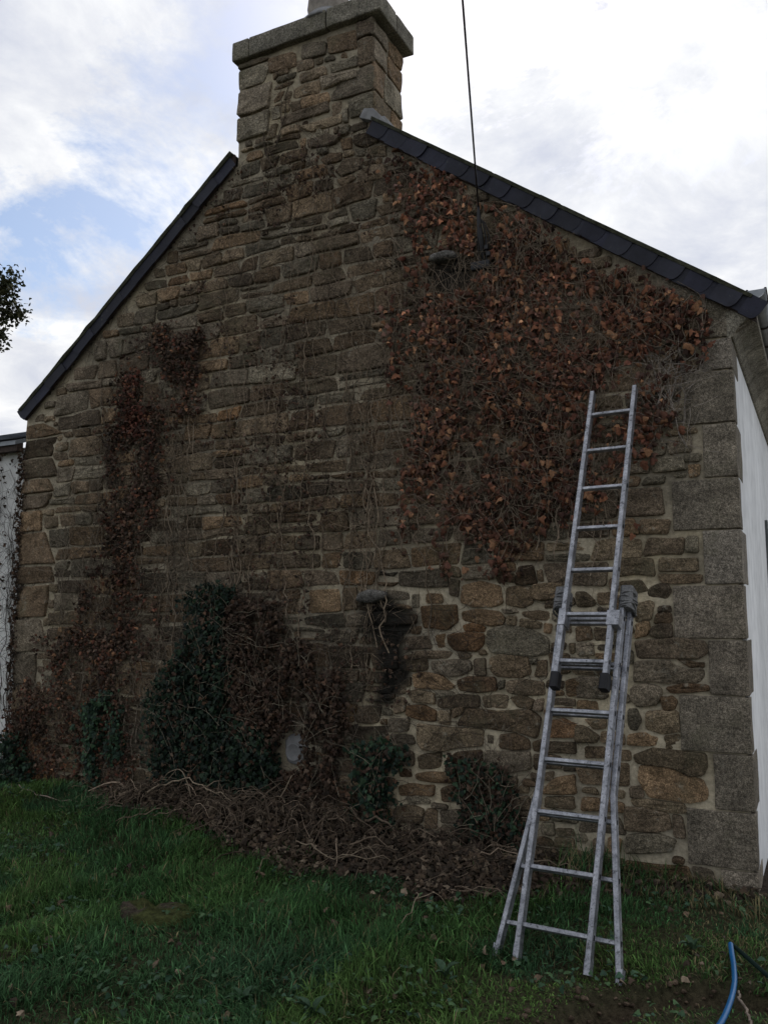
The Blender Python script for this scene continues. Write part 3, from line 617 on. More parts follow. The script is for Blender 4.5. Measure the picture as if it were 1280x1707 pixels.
for x0, x1 in ((-3.765, -3.60), (-3.592, -2.86), (-2.848, -2.375)):
    block('cap_stone', (x0, -.062, 6.215+rnd.uniform(0, .006)), (x1, .235, 6.38), chimney, M_quoin, np.array(capc)*rnd.uniform(.85, 1.15))
for x0, x1 in ((-3.76, -3.2), (-3.19, -2.375)):
    block('cap_stone', (x0, .243, 6.217), (x1, .555, 6.375), chimney, M_quoin, np.array(capc)*rnd.uniform(.85, 1.15))
MB().lathe([(.0, .52), (.12, .52), (.15, .48), (.13, .44), (.165, .25), (.175, .15), (.145, .05), (.13, -.02), (.0, -.02)], (-2.96, .16, 6.39), 22).build('chimney_pot', M_pot, chimney, smooth=True)
MB().lathe([(.0, .10), (.16, .09), (.24, .0), (.25, -.03), (0, -.03)], (-2.96, .17, 6.39), 18).build('mortar_flaunching', M_cem, chimney, smooth=True)
# sloped cement flashing where the right roof meets the chimney
block('flashing', (CHX1+.004, -.05, 5.30), (CHX1+.115, .52, 5.335), chimney, M_cem, (.15, .15, .14), .006, .008, 3).rotation_euler = (0, 0, 0)
fl = MB(); fl.prism([(CHX1-.10, 5.375), (CHX1+.16, 5.25), (CHX1+.02, 5.42), (CHX1-.06, 5.44)], -.062, .52, lambda u, v, t: (u, t, v)); fl.build('flashing', M_cem, chimney, bevel=.006)

# --- roof slabs, just behind the hanging slates
def slab(x0, z0, x1, z1, y0, y1, th, name, m):
    n = 26; P = []
    for k in range(n+1):
        t = k/n; P.append((x0+(x1-x0)*t, z0+(z1-z0)*t))
    d = math.hypot(x1-x0, z1-z0); nx, nz = -(z1-z0)/d, (x1-x0)/d
    if nz < 0: nx, nz = -nx, -nz
    V = []; F = []; ys = [y0]+[y0+(y1-y0)*s for s in (.004, .02, .1, .4, 1)]
    rr = random.Random(3)
    for y in ys:
        for u, v in P:
            j = (noise.noise((u*9, v*9, 0))*.012+rr.uniform(-.004, .004)) if y == y0 else 0
            V.append((u+nx*th, y+j, v+nz*th))
    m_ = n+1
    V += [(u, y, v) for y in (y0+.012, y1) for u, v in P]; b0 = len(ys)*m_
    for a in range(len(ys)-1): F += [(a*m_+k, a*m_+k+1, (a+1)*m_+k+1, (a+1)*m_+k) for k in range(n)]
    F += [(k, k+1, b0+k+1, b0+k) for k in range(n)]+[(b0+k, b0+k+1, b0+m_+k+1, b0+m_+k) for k in range(n)]
    F += [(0, b0)+tuple(a*m_ for a in range(len(ys)-1, 0, -1))[:0]+(b0+m_, (len(ys)-1)*m_), (n, b0+n, b0+m_+n, (len(ys)-1)*m_+n)]
    o = mesh_obj(name, V, F, m, house, smooth=False)
    bm = bmesh.new(); bm.from_mesh(o.data); bmesh.ops.recalc_face_normals(bm, faces=bm.faces); bm.to_mesh(o.data); bm.free()
    return o
TH_L = math.atan(.815); TH_R = math.atan(.722)
slab(-6.075, z_left(-6.075)+.120, CHX0-.005, z_left(CHX0)+.120, -.085, HD+.1, .020, 'roof', M_moss)
slab(.105, z_right(.105)+.126, CHX1+.005, z_right(CHX1)+.126, -.085, HD+.1, .020, 'roof', M_moss)
slab(CHX1+.005, z_right(CHX1)+.150, -3.02, z_right(-3.02)+.15, .5, HD+.1, .020, 'roof', M_moss)
slab(CHX0-.005, z_left(CHX0)+.125, -3.02, z_left(-3.02)+.125, .5, HD+.1, .020, 'roof', M_moss)
# --- hanging verge slates, one by one; each with a rounded downhill end
def verge(xa, za, xb, zb, n, width, rnd, rounded):
    """slates from the top (xa, za) down to (xb, zb) along the lower edge line"""
    A = np.array([xa, za]); B = np.array([xb, zb]); d = B-A; Ln = np.linalg.norm(d); d /= Ln; nv = np.array([-d[1], d[0]]); nv *= np.sign(nv[1])
    step = Ln/n
    for k in range(n):
        s0 = k*step-.02; s1 = (k+1)*step+(.045 if rounded else .03)+rnd.uniform(-.008, .008)
        if k == n-1: s1 = Ln
        w = width+rnd.uniform(-.004, .006); lo = rnd.uniform(-.006, .006)*(1 if rounded else .3); r = .045 if rounded else .02
        pts = [(s0, w), (s0, lo)]
        pts += [(s1-r, lo)]+[(s1-r+r*math.sin(a), lo+(w*.62)*(1-math.cos(a))) for a in (np.linspace(.3, 1.5, 5) if rounded else (1.2,))]+[(s1, w)]
        P = [A+d*a+nv*b_ for a, b_ in pts]; y1 = -.052-.008*((n-k) % 2)-rnd.uniform(0, .003); tl = rnd.uniform(-.006, .006)
        V = MB(); m_ = len(P)
        V.add([(p[0], y1-.006+tl*(i > 1), p[1]) for i, p in enumerate(P)]+[(p[0], y1+tl*(i > 1), p[1]) for i, p in enumerate(P)],
              [tuple(range(m_)), tuple(range(m_, 2*m_))]+[(i, (i+1) % m_, m_+(i+1) % m_, m_+i) for i in range(m_)])
        o = V.build('verge_slate', M_slate, house)
        c = np.array((.021, .022, .034))*rnd.uniform(.75, 1.35)*np.array([1, 1, rnd.uniform(.9, 1.05)])
        at = o.data.attributes.new('Col', 'FLOAT_COLOR', 'POINT'); at.data.foreach_set('color', np.tile((*c, 1), (len(o.data.vertices), 1)).astype(np.float32).ravel())
verge(-2.475, 5.219, .125, 3.342, 33, .126, rnd, True)
verge(-3.72, 5.28, -6.045, 3.385, 14, .128, rnd, False)
b = MB(); b.prism([(-2.47, 5.215), (.13, 3.34), (.13, 3.47), (-2.47, 5.345)], -.045, -.02, lambda u, v, t: (u, t, v)); b.build('verge_board', M_iron, house)
b = MB(); b.prism([(-3.73, 5.29), (-6.045, 3.40), (-6.045, 3.50), (-3.73, 5.395)], -.045, -.02, lambda u, v, t: (u, t, v)); b.build('verge_board', M_iron, house)

# --- right side: white render between the quoins and under a stone eaves course
nY = 60; ys = np.concatenate([np.linspace(.10, 2.3, 40)]); 
b = MB()
WY0, WY1, WZ0, WZ1 = 2.46, 3.30, 1.0, 2.42
for (y0, y1, z0, z1) in ((.08, WY0, -.1, 3.27), (WY1, HD, -.1, 3.27), (WY0, WY1, -.1, WZ0), (WY0, WY1, WZ1, 3.27)):
    b.box((XR-.015, y0, z0), (XR+.008, y1, z1))
rw = b.build('rendered_wall', M_white, house)
wf = MB(); 
for (y0, y1, z0, z1) in ((WY0+.002, WY0+.07, WZ0, WZ1), (WY1-.07, WY1-.002, WZ0, WZ1), (WY0+.07, WY1-.07, WZ0, WZ0+.07), (WY0+.07, WY1-.07, WZ1-.07, WZ1-.002), (2.85, 2.91, WZ0+.07, WZ1-.07)): wf.box((XR-.03, y0, z0+.002), (XR+.03, y1, z1))
win = wf.build('window', M_frame, house, bevel=.004)
for y0, y1 in ((WY0+.07, 2.85), (2.91, WY1-.07)): MB().box((XR-.004, y0+.001, WZ0+.073), (XR+.004, y1-.001, WZ1-.072)).build('pane', M_glass, win)
# cavetto eaves stones
prof = [(XR-.012, 3.275), (XR+.022, 3.275), (XR+.05, 3.325), (XR+.105, 3.37), (XR+.155, 3.385), (XR+.155, 3.44), (XR-.012, 3.44)]
yy = -.028
rb = random.Random(8)
while yy < HD:
    ln = rb.uniform(.42, .62) if yy > 0 else .62
    V = MB(); V.prism(prof, yy+.005, min(yy+ln, HD)-.005, lambda u, v, t: (u, t, v)); o = V.build('eaves_stone', M_quoin, house, bevel=.007)
    c = np.array((.24, .22, .175))*rb.uniform(.8, 1.2)
    at = o.data.attributes.new('Col', 'FLOAT_COLOR', 'POINT'); at.data.foreach_set('color', np.tile((*c, 1), (len(o.data.vertices), 1)).astype(np.float32).ravel())
    yy += ln
# kneeler on the gable face below the verge end
V, F = stone_geo([(-.42, 3.30), (XR, 3.285), (XR+.155, 3.36), (XR+.10, 3.40), (-.40, 3.74)], .022, fF, rnd, 1, .003); V = np.array(V)
mesh_obj('stone', V, F, M_stone, gable, col=np.tile((.19, .165, .125), (len(V), 1)), stain=np.zeros(len(V)))
# zinc gutter on brackets
gc_x, gc_z, gr_ = .135, 3.530, .050
V = []; F = []; ygs = np.linspace(-.06, HD, 24); m_ = 11
for y in ygs:
    for k in range(m_):
        a = math.pi+math.pi*k/(m_-1); V.append((gc_x+gr_*math.cos(a), y, gc_z+gr_*math.sin(a)))
for i in range(len(ygs)-1): F += [(i*m_+k, i*m_+k+1, (i+1)*m_+k+1, (i+1)*m_+k) for k in range(m_-1)]
gut = mesh_obj('gutter', V, F, M_zinc, house)
sm = gut.modifiers.new('thickness', 'SOLIDIFY'); sm.thickness = .003
tp, tr_ = [], []
for x in (gc_x-gr_, gc_x+gr_): tp.append(np.array([(x, y, gc_z) for y in ygs])); tr_.append(np.full(len(ygs), .009))
tv, tf = tubes(tp, tr_, 6); mesh_obj('gutter_bead', tv, tf, M_iron, gut)
a = np.linspace(math.pi, 2*math.pi, m_); 
mesh_obj('gutter_end', [(gc_x+gr_*math.cos(t), -.062, gc_z+gr_*math.sin(t)) for t in a], [tuple(range(m_))], M_zinc, gut)
for y in np.arange(.12, HD, .42):
    pth = np.array([(gc_x-gr_-.03, y, gc_z+.02)]+[(gc_x+(gr_+.006)*math.cos(t), y, gc_z+(gr_+.006)*math.sin(t)) for t in a]); tv, tf = tubes([pth], [.008], 6)
    mesh_obj('bracket', tv, tf, M_iron, gut)
# round air vent in a cement patch
vx, vz = vent_c
ph = [(vx+(.095*math.cos(t))*(1+.12*math.sin(3*t+1)), vz+.125*math.sin(t)*(1+.1*math.cos(2*t))) for t in np.linspace(0, 2*math.pi, 22)[:-1]]
V, F = stone_geo(ph, .028, fF, rnd, 0, .004, (.006, .02), .003); vent = mesh_obj('air_vent', V, F, M_cem, house)
cv = MB(); n = 24; Vv = []; 
for r, y in ((.066, -.034), (.060, -.040), (.054, -.034), (.045, -.028), (.022, -.0245), (.0, -.024)):
    Vv += [(vx-.005+r*math.cos(2*math.pi*k/n), y-.006, vz-.02+r*math.sin(2*math.pi*k/n)) for k in range(n)]
cv.add(Vv, [(i*n+k, i*n+(k+1) % n, (i+1)*n+(k+1) % n, (i+1)*n+k) for i in range(5) for k in range(n)]); cv.build('vent_pipe', M_cem, vent, smooth=True)

# ------------------------------------------------------------------ low white building on the left
lean = thing('white_outbuilding', 'low white rendered outbuilding with slate roof left of the stone gable', 'outbuilding', (0, 0, 0))
LX = -9.5
MB().box((LX, .012, -.1), (XL-.004, 1.7, 3.16)).build('wall', M_white2, lean)
b = MB(); b.prism([(-.12, 3.165), (1.8, 3.82), (1.8, 3.86), (-.12, 3.205)], LX-.1, XL-.004, lambda u, v, t: (t, u, v)); lroof = b.build('roof', M_zinc, lean)
cols = 0
rs = random.Random(4)
for row in range(7):
    for k in range(14):
        x1 = XL-.006-k*.25-(.125 if row % 2 else 0); x0 = x1-.246
        if x0 < LX-.1: continue
        s0 = row*.27-.02; s1 = s0+.33; pp = lambda s, h: (-.12+s*math.cos(.329)-h*math.sin(.329), 3.207+s*math.sin(.329)+h*math.cos(.329))
        a0, b0, c0, d0 = pp(s0, .014), pp(s1, .003), pp(s1, .0085), pp(s0, .0195)
        V = MB(); V.add([(x, *q) for x in (x0, x1) for q in (a0, b0, c0, d0)], [(0, 1, 2, 3), (4, 5, 6, 7), (0, 1, 5, 4), (1, 2, 6, 5), (2, 3, 7, 6), (3, 0, 4, 7)])
        o = V.build('roof_slate', M_slate, lroof); c = np.array((.13, .14, .16))*rs.uniform(.7, 1.3)
        at = o.data.attributes.new('Col', 'FLOAT_COLOR', 'POINT'); at.data.foreach_set('color', np.tile((*c, 1), (8, 1)).astype(np.float32).ravel())
MB().box((LX, -.10, 3.11), (XL-.006, -.03, 3.20)).build('fascia', M_iron, lean)
# ------------------------------------------------------------------ climbing plants on the gable
def rebase(root, base):
    base = Vector(base); root.location = base
    for c in root.children: c.location = c.location-base
def leaf_template(fold, droop, curl, seed=0):
    r = np.random.default_rng(seed)
    half = np.array([(.34, -.10), (.52, .20), (.31, .42), (.33, .60)])*r.uniform(.88, 1.12, (4, 2)); P = [(0, 0), (0, .45), (0, 1.05)]
    P += [tuple(a) for a in half]+[(-a[0]*r.uniform(.85, 1.1), a[1]*r.uniform(.9, 1.1)) for a in half]
    P = np.array(P); z = -fold*np.abs(P[:, 0])-droop*P[:, 1]**2+curl*np.sin(P[:, 1]*4+P[:, 0]*5)*.12
    F = []
    for s in (3, 7):
        f = [(0, s, 1), (s, s+1, 1), (s+1, s+2, 1), (s+2, s+3, 1), (s+3, 2, 1)]
        F += f if s == 3 else [t[::-1] for t in f]
    return np.column_stack([P[:, 0], P[:, 1]-.1, z]), np.array(F)
TPL_DRY = [leaf_template(rng.uniform(.1, 1.6), rng.uniform(-.3, .9), rng.uniform(.3, 2.2), k) for k in range(12)]
TPL_GRN = [leaf_template(rng.uniform(0, .4), rng.uniform(0, .35), .3, k+40) for k in range(6)]
def frames(n, out=(0, -1, .22), spread=.5, tipdir=(0, 0, -1), tipspread=.55):
    nr = np.array(out)+rng.normal(0, spread, (n, 3)); nr /= np.linalg.norm(nr, axis=1)[:, None]
    tp = np.array(tipdir)+rng.normal(0, tipspread, (n, 3)); tp -= nr*np.sum(tp*nr, 1)[:, None]; tp /= np.linalg.norm(tp, axis=1)[:, None]+1e-9
    return np.stack([np.cross(tp, nr), tp, nr], -1)          # columns: across, tip, normal
def scatter(P, size, fr, tpls, cols):
    """join leaves into vertex, face, colour arrays"""
    which = rng.integers(0, len(tpls), len(P)); VV, FF, CC = [], [], []; k0 = 0
    for t, (tv, tf) in enumerate(tpls):
        s = np.where(which == t)[0]
        if not len(s): continue
        v = np.einsum('nij,kj->nki', fr[s], tv)*size[s][:, None, None]+P[s][:, None]
        VV.append(v.reshape(-1, 3)); FF.append((tf[None]+(np.arange(len(s))*len(tv))[:, None, None]).reshape(-1, 3)+k0)
        CC.append(np.repeat(cols[s], len(tv), axis=0)); k0 += len(s)*len(tv)
    return np.concatenate(VV), np.concatenate(FF), np.concatenate(CC)
def sample(poly, n, dens, f=2.6, thr=.4, seed=50, wr=1.0):
    """n points in a wall polygon, clumped"""
    p = np.array(poly)/1000; lo, hi = p.min(0)-.06, p.max(0)+.06; out = []; tot = 0
    while tot < n:
        c = rng.uniform(lo, hi, (4000, 2)); w = [a1*(vnoise(c[:, 0], c[:, 1], 1.9, seed+k)-.5)+.12*(vnoise(c[:, 0], c[:, 1], 6, seed+k+4)-.5)+rng.normal(0, .03, 4000) for a1, k in ((.34*wr, 0), (.42*wr, 1))]
        ok = inpoly(c[:, 0]+w[0], c[:, 1]+w[1], poly)
        m = .62*vnoise(c[:, 0]*2.1, c[:, 1]*.75, f, seed+2)+.38*vnoise(c[:, 0]*1.5, c[:, 1]*.9, f*3.0, seed+3)
        ok &= rng.random(4000) < dens*smooth(thr-.1, thr+.14, m); ok &= c[:, 1] < top(c[:, 0])-.02; ok &= c[:, 0] < -.10; ok &= np.hypot(c[:, 0]+3.079, (c[:, 1]-.656)*.85) > .125; ok &= ~((np.abs(c[:, 0]+1.575) < .07) & (np.abs(c[:, 1]-4.2) < .24)); ok &= np.hypot((c[:, 0]+1.83)/.19, (c[:, 1]-4.03)/.16) > 1
        if not ok.any(): break
        out.append(c[ok]); tot += ok.sum()
    return np.concatenate(out)[:n]
DRY = np.array([(.18, .080, .050), (.135, .064, .044), (.24, .106, .060), (.10, .054, .041), (.31, .165, .09), (.075, .046, .037), (.17, .070, .047), (.12, .068, .050)])
DARKDRY = np.array([(.095, .064, .045), (.072, .052, .039), (.125, .074, .048), (.056, .043, .034), (.15, .104, .074), (.085, .053, .040)])
REDDRY = np.array([(.17, .066, .047), (.12, .052, .040), (.20, .088, .058), (.09, .052, .040)])
GREEN = np.array([(.020, .042, .025), (.015, .032, .021), (.027, .056, .029), (.038, .072, .036), (.012, .023, .016)])
def pick(pal, n, lo=.65, hi=1.25): return pal[rng.integers(0, len(pal), n)]*rng.uniform(lo, hi, (n, 1))
def wall_pts(c, y0, y1): return np.column_stack([c[:, 0], -.03-rng.uniform(y0, y1, len(c)), c[:, 1]])
def climb(x, z0, z1, rd, wander=.019, y=-.036):
    zs = np.arange(z0, z1, .06); n = max(len(zs), 3); zs = np.linspace(z0, z1, n)
    xs = x+np.cumsum(rd.normal(0, wander, n))+rd.normal(0, .5)*.05*np.sin(zs*1.3+rd.uniform(0, 6))
    tp_ = top(xs)-.03; keep = zs < tp_; keep[:3] = True
    return np.column_stack([xs, y+.010*np.sin(zs*9+x*7)+rd.normal(0, .003, n), zs])[keep]
def branchlet(x, z, ln, ang, rd, y=-.036, lift=.0):
    n = max(4, int(ln/.045)); a = ang+np.cumsum(rd.normal(0, .28, n)); st = ln/n
    P = np.column_stack([x+np.cumsum(np.sin(a))*st, y-.006*rd.random()-lift*np.linspace(0, 1, n)**2-rd.random(n)*.008, z+np.cumsum(np.cos(a))*st])
    P = P[:3] if y > -.06 and float(stain_at(P[0, 0], P[0, 2])) > .35 else P
    near = np.where(np.hypot(P[:, 0]+3.079, P[:, 2]-.656) < .125)[0]            # the round vent stays free
    if len(near): P = P[:near[0]] if near[0] > 2 else P[:3]+np.array([.0, 0, .25])
    return P
def stems_for(root, specs, nb, region, rd, tone, r0=(.0035, .0065), ysurf=-.036, twr=(.0012, .0026), bl=(.10, .5), mat_=None, name='stem'):
    """main stems as parts, thin side shoots joined"""
    mains = []
    for x, z0, z1 in specs:
        if abs(x+3.079) < .22 and z0 < .8: x += .36 if x > -3.079 else -.36        # round the vent
        P = climb(x, z0, z1, rd, y=ysurf); r = np.linspace(rd.uniform(*r0), .0018, len(P))
        V, F = tubes([P], [r], 5); c = np.array(tone)*rd.uniform(.55, 1.35)
        mesh_obj(name, V, F, M_stem, root, col=np.tile(c, (len(V), 1))); mains.append(P)
    ps, rs, cs = [], [], []
    for _ in range(nb):
        if region is None or rd.random() < .55:
            M = mains[rd.integers(0, len(mains))]; q = M[rd.integers(0, len(M))]; x, z = q[0], q[2]
        else:
            x, z = region[rd.integers(0, len(region))]
        P = branchlet(x, z, rd.uniform(*bl), rd.normal(0, .95)+(math.pi if rd.random() < .15 else 0), rd, ysurf, rd.choice([0, 0, .01, .05]))
        P = P[P[:, 2] < top(P[:, 0])-.03]
        if len(P) < 3: continue
        P = P[P[:, 0] < -.04] if len(P[P[:, 0] < -.04]) > 2 else P
        ps.append(P); rs.append(np.linspace(rd.uniform(*twr), .0008, len(P))); cs.append(np.tile(np.array(tone)*rd.uniform(.4, 1.5), (len(P)*4, 1)))
    V, F = tubes(ps, rs, 4); mesh_obj('side_shoots', V, F, M_stem, root, col=np.concatenate(cs), kind='stuff')
rd = np.random.default_rng(77)
TAN = (.22, .172, .122)
I = IVY_HIDE
# 1. bare vine skeleton over the middle of the gable
vine = thing('bare_vine', 'leafless vine stems climbing the middle of the stone gable up to the chimney', 'vine')
sp = [(-3.20, 2.2, 5.9), (-3.06, 2.4, 5.75), (-3.12, .9, 4.6), (-2.86, 1.9, 5.0), (-2.66, 1.6, 4.9)]
for _ in range(46):
    x = rd.uniform(-4.5, -1.95); sp.append((x, rd.uniform(1.0, 3.2), rd.uniform(2.6, 5.0) if x > -3.9 else rd.uniform(2.2, 4.2)))
reg = np.array([(a, b_) for a, b_ in zip(rd.uniform(-4.6, -2.0, 900), rd.uniform(1.1, 5.2, 900)) if rd.random() < .35+.65*(vnoise(a, b_, 1.3, 90) > .45)])
stems_for(vine, sp, 1500, reg, rd, TAN, twr=(.0009, .0021))
dk = np.array([(a, b_) for a, b_ in zip(rd.uniform(-5.6, -.9, 5200), rd.uniform(.8, 5.4, 5200)) if rd.random() < .25+.75*(vnoise(a, b_, 1.5, 93) > .5)])
ps, rs = [], []
for x_, z_ in dk:
    P = branchlet(x_, z_, rd.uniform(.06, .38), rd.uniform(-math.pi, math.pi), rd, -.034, rd.choice([0, 0, .03])); P = P[P[:, 2] < top(P[:, 0])-.03]
    if len(P) > 2: ps.append(P); rs.append(np.linspace(rd.uniform(.001, .0022), .0008, len(P)))
V, F = tubes(ps, rs, 4); mesh_obj('fine_shoots', V, F, M_stem, vine, col=np.tile((.050, .040, .032), (len(V), 1)), kind='stuff')
c = np.column_stack([rd.uniform(-4.5, -1.9, 13000), rd.uniform(1.0, 5.3, 13000)]); w = .6*vnoise(c[:, 0]*1.4, c[:, 1], 1.6, 91)+.4*vnoise(c[:, 0], c[:, 1], 6, 92)
c = c[(w > .56) & (rd.random(13000) < .5) & (c[:, 1] < top(c[:, 0])-.05)]; P = wall_pts(c, 0, .03); V, F, C = scatter(P, rng.uniform(.014, .030, len(P)), frames(len(P), spread=.7, tipspread=.9), TPL_DRY, pick(DARKDRY, len(P)))
mesh_obj('withered_leaves', V, F, M_leaf, vine, col=C, kind='stuff'); rebase(vine, (-3.1, -.03, 1.0))
# chimney-front dead tuft
tuf = thing('chimney_vine', 'dark withered vine strand clinging to the left of the chimney face', 'vine')
stems_for(tuf, [(-3.34, 5.35, 5.98), (-3.29, 5.4, 5.93), (-3.36, 5.2, 5.8)], 60, None, rd, (.12, .095, .07), bl=(.05, .22)); rebase(tuf, (-3.33, -.03, 5.2))
# 2. brown ivy, upper right
BESIDE = [(-585, 3063), (-388, 3000), (-384, 2659), (-639, 2569), (-839, 2163), (-867, 2471)]
UPPER = [(-1604, 4465), (-939, 3953), (-428, 3551), (-178, 3365), (-260, 3149), (-577, 3064), (-843, 3051), (-1184, 3677), (-1798, 4101)]
ivy = thing('dead_ivy', 'large patch of rust brown dead ivy on the right of the gable above the ladder', 'ivy')
specs = [(x, rd.uniform(1.85, 2.6), float(top(x))-rd.uniform(.05, .6)) for x in rd.uniform(-2.35, -.75, 26)]
cR = np.concatenate([sample(I['ivyR'], 1800, .8, thr=.50, f=3.2, seed=60), sample(I['ivyR'], 1100, .8, thr=.30, seed=64), sample(UPPER, 950, .8, thr=.48, f=3.4, seed=67), sample(UPPER, 450, .8, thr=.2, seed=68), sample(BESIDE, 230, .9, thr=.3, seed=61, wr=.3), sample(I['coreR'], 2600, .95, thr=.49, f=3.4, seed=70)])
stems_for(ivy, specs, 1500, cR, rd, (.21, .165, .12), r0=(.003, .0058))
ps, rs = [], []
for _ in range(900):
    q = cR[rd.integers(0, len(cR))]; Q = branchlet(q[0], q[1], rd.uniform(.08, .5), rd.normal(0, .8), rd, -.062, rd.choice([0, .02, .05])); Q = Q[Q[:, 2] < top(Q[:, 0])-.03]
    if len(Q) > 2: ps.append(Q); rs.append(np.linspace(rd.uniform(.0012, .0028), .0009, len(Q)))
V, F = tubes(ps, rs, 4); mesh_obj('outer_shoots', V, F, M_stem, ivy, col=np.tile((.22, .175, .13), (len(V), 1)), kind='stuff')
P = wall_pts(cR, 0, .055); sz = .017+.047*rng.beta(1.3, 2.5, len(P)); fr = frames(len(P)); 
deep = (P[:, 1] > -.055)
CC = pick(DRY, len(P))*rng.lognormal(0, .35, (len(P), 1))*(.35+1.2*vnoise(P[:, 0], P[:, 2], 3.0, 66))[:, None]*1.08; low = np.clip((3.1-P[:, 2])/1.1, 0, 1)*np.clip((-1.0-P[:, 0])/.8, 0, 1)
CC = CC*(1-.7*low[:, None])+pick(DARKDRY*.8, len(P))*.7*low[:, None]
vis = (sz**2)*np.clip(-P[:, 1]-.03, .005, 1)/np.linalg.norm(P-CAMP, axis=1)**2
order = np.argsort(-vis); ind = order[:298]; oth = order[298:]
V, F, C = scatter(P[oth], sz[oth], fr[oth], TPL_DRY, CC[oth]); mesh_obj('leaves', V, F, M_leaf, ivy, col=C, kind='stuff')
variants = []
for tv, tf in TPL_DRY:
    for c in DRY[[0, 1, 2, 4]]: variants.append(mesh_obj('leaf', tv, tf, M_leaf, col=np.tile(c, (len(tv), 1))))
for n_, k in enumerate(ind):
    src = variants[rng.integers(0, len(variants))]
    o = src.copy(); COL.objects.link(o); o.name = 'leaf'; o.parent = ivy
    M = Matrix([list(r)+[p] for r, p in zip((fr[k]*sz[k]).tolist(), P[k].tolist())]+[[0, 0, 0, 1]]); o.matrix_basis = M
for v in variants: bpy.data.objects.remove(v)
# golden clump by the dark hood stone
rebase(ivy, (-1.5, -.03, 1.9))
# few lone leaves and the tangle of shoots on the corner stones
tang = thing('vine_tangle', 'grey tangle of bare vine shoots hanging over the top corner stones', 'vine')
reg = np.column_stack([rd.uniform(-.52, -.20, 200), rd.uniform(2.75, 3.35, 200)])
stems_for(tang, [(x, rd.uniform(2.5, 2.9), rd.uniform(3.2, 3.45)) for x in rd.uniform(-.50, -.26, 9)], 170, reg, rd, (.28, .245, .21), r0=(.0022, .004), bl=(.08, .4)); rebase(tang, (-.38, -.03, 2.7))
# 3. dark dead ivy column on the left
ivl = thing('dead_ivy', 'tall dark column of dead brown ivy on the left side of the gable', 'ivy')
cl = np.concatenate([sample(I['ivyL'], 3000, .9, thr=.49, f=3.4, seed=80), sample(I['ivyL'], 900, .9, thr=.25, seed=82), sample(I['topM'], 500, .8, thr=.45, seed=84), sample(I['ivyL2'], 2600, .85, thr=.47, f=3.4, seed=88), sample(I['ivyL2'], 1100, .85, thr=.28, seed=89)]); cr_ = sample(I['coreL'], 520, .9, thr=.38, seed=86)
stems_for(ivl, [(x, rd.uniform(.2, 1.0), rd.uniform(2.2, 3.9)) for x in rd.uniform(-5.5, -4.1, 24)], 1500, cl, rd, (.17, .14, .105), r0=(.003, .006))
ca = np.concatenate([cl, cr_]); P = wall_pts(ca, 0, .075); CC = np.concatenate([np.where(rng.random(len(cl))[:, None] < .3, pick(DRY*.8, len(cl)), pick(DARKDRY, len(cl))), pick(REDDRY, len(cr_))]); CC *= (.55+.9*vnoise(P[:, 0], P[:, 2], 3.0, 69))[:, None]
V, F, C = scatter(P, .016+.026*rng.beta(1.5, 2.4, len(P)), frames(len(P), spread=.65), TPL_DRY, CC); mesh_obj('leaves', V, F, M_leaf, ivl, col=C, kind='stuff'); rebase(ivl, (-4.8, -.03, .3))
# 4. living green ivy, low on the wall, with its dead brown part
def patch(name, label, cat, lists, stem_specs, nsh, base, yo=(0, .13), size=(.018, .040), tone=(.14, .115, .088), group=None):
    t = thing(name, label, cat, group=group); allc = []
    for nm, poly, n, pal, tpl, m, thr in lists:
        c = sample(poly, n, .95, thr=thr+.07, f=4.2, wr=.55, seed=int(abs(base[0])*31)); allc.append(c); P = wall_pts(c, *yo)
        V, F, C = scatter(P, rng.uniform(size[0], size[1], len(P)), frames(len(P), spread=.45), tpl, pick(pal, len(P))); mesh_obj(nm, V, F, m, t, col=C, kind='stuff')
    stems_for(t, stem_specs, nsh, np.concatenate(allc), rd, tone, ysurf=-.045); ac = np.concatenate(allc); ps, rs = [], []
    for _ in range(nsh//5):
        q = ac[rd.integers(0, len(ac))]; Q = branchlet(q[0], q[1], rd.uniform(.08, .4), rd.normal(0, .9), rd, -.05-yo[1]*.7, rd.choice([0, .03, .07])); ps.append(Q); rs.append(np.linspace(rd.uniform(.0012, .003), .0009, len(Q)))
    V, F = tubes(ps, rs, 4); mesh_obj('outer_shoots', V, F, M_stem, t, col=np.tile((.20, .17, .125), (len(V), 1)), kind='stuff'); rebase(t, base); return t
patch('green_ivy', 'dense dark green ivy mound low on the wall left of the round vent', 'ivy',
      [('green_leaves', I['green'], 7000, GREEN*.6, TPL_GRN, M_green, .17), ('withered_leaves', I['green'], 1100, DARKDRY, TPL_DRY, M_leaf, .42)],
      [(x, .25, rd.uniform(1.0, 1.75)) for x in rd.uniform(-4.3, -3.5, 8)], 420, (-3.8, -.03, .25), (0, .17))
patch('dead_ivy', 'mound of dull brown dead ivy beside the green ivy above the vent', 'ivy',
      [('leaves', I['brownM'], 4400, DARKDRY*.72, TPL_DRY, M_leaf, .25), ('lower_leaves', I['brownM2'], 1100, DARKDRY*.72, TPL_DRY, M_leaf, .45)],
      [(x, .3, rd.uniform(1.0, 1.65)) for x in rd.uniform(-3.5, -2.7, 9)], 620, (-3.2, -.03, .3), (0, .13))
patch('green_ivy', 'small patch of green ivy near the left foot of the gable', 'ivy',
      [('green_leaves', I['greenL'], 1100, GREEN*1.3, TPL_GRN, M_green, .36)], [(x, .25, rd.uniform(.5, .9)) for x in rd.uniform(-5.2, -4.8, 3)], 40, (-5.0, -.03, .25))
patch('green_ivy', 'dark ivy bush at the very corner where the white outbuilding meets the gable', 'ivy',
      [('green_leaves', I['greenLL'], 1400, GREEN, TPL_GRN, M_green, .25)], [(x, .15, .45) for x in rd.uniform(-6.1, -5.8, 3)], 40, (-5.9, -.03, .15), (0, .22))
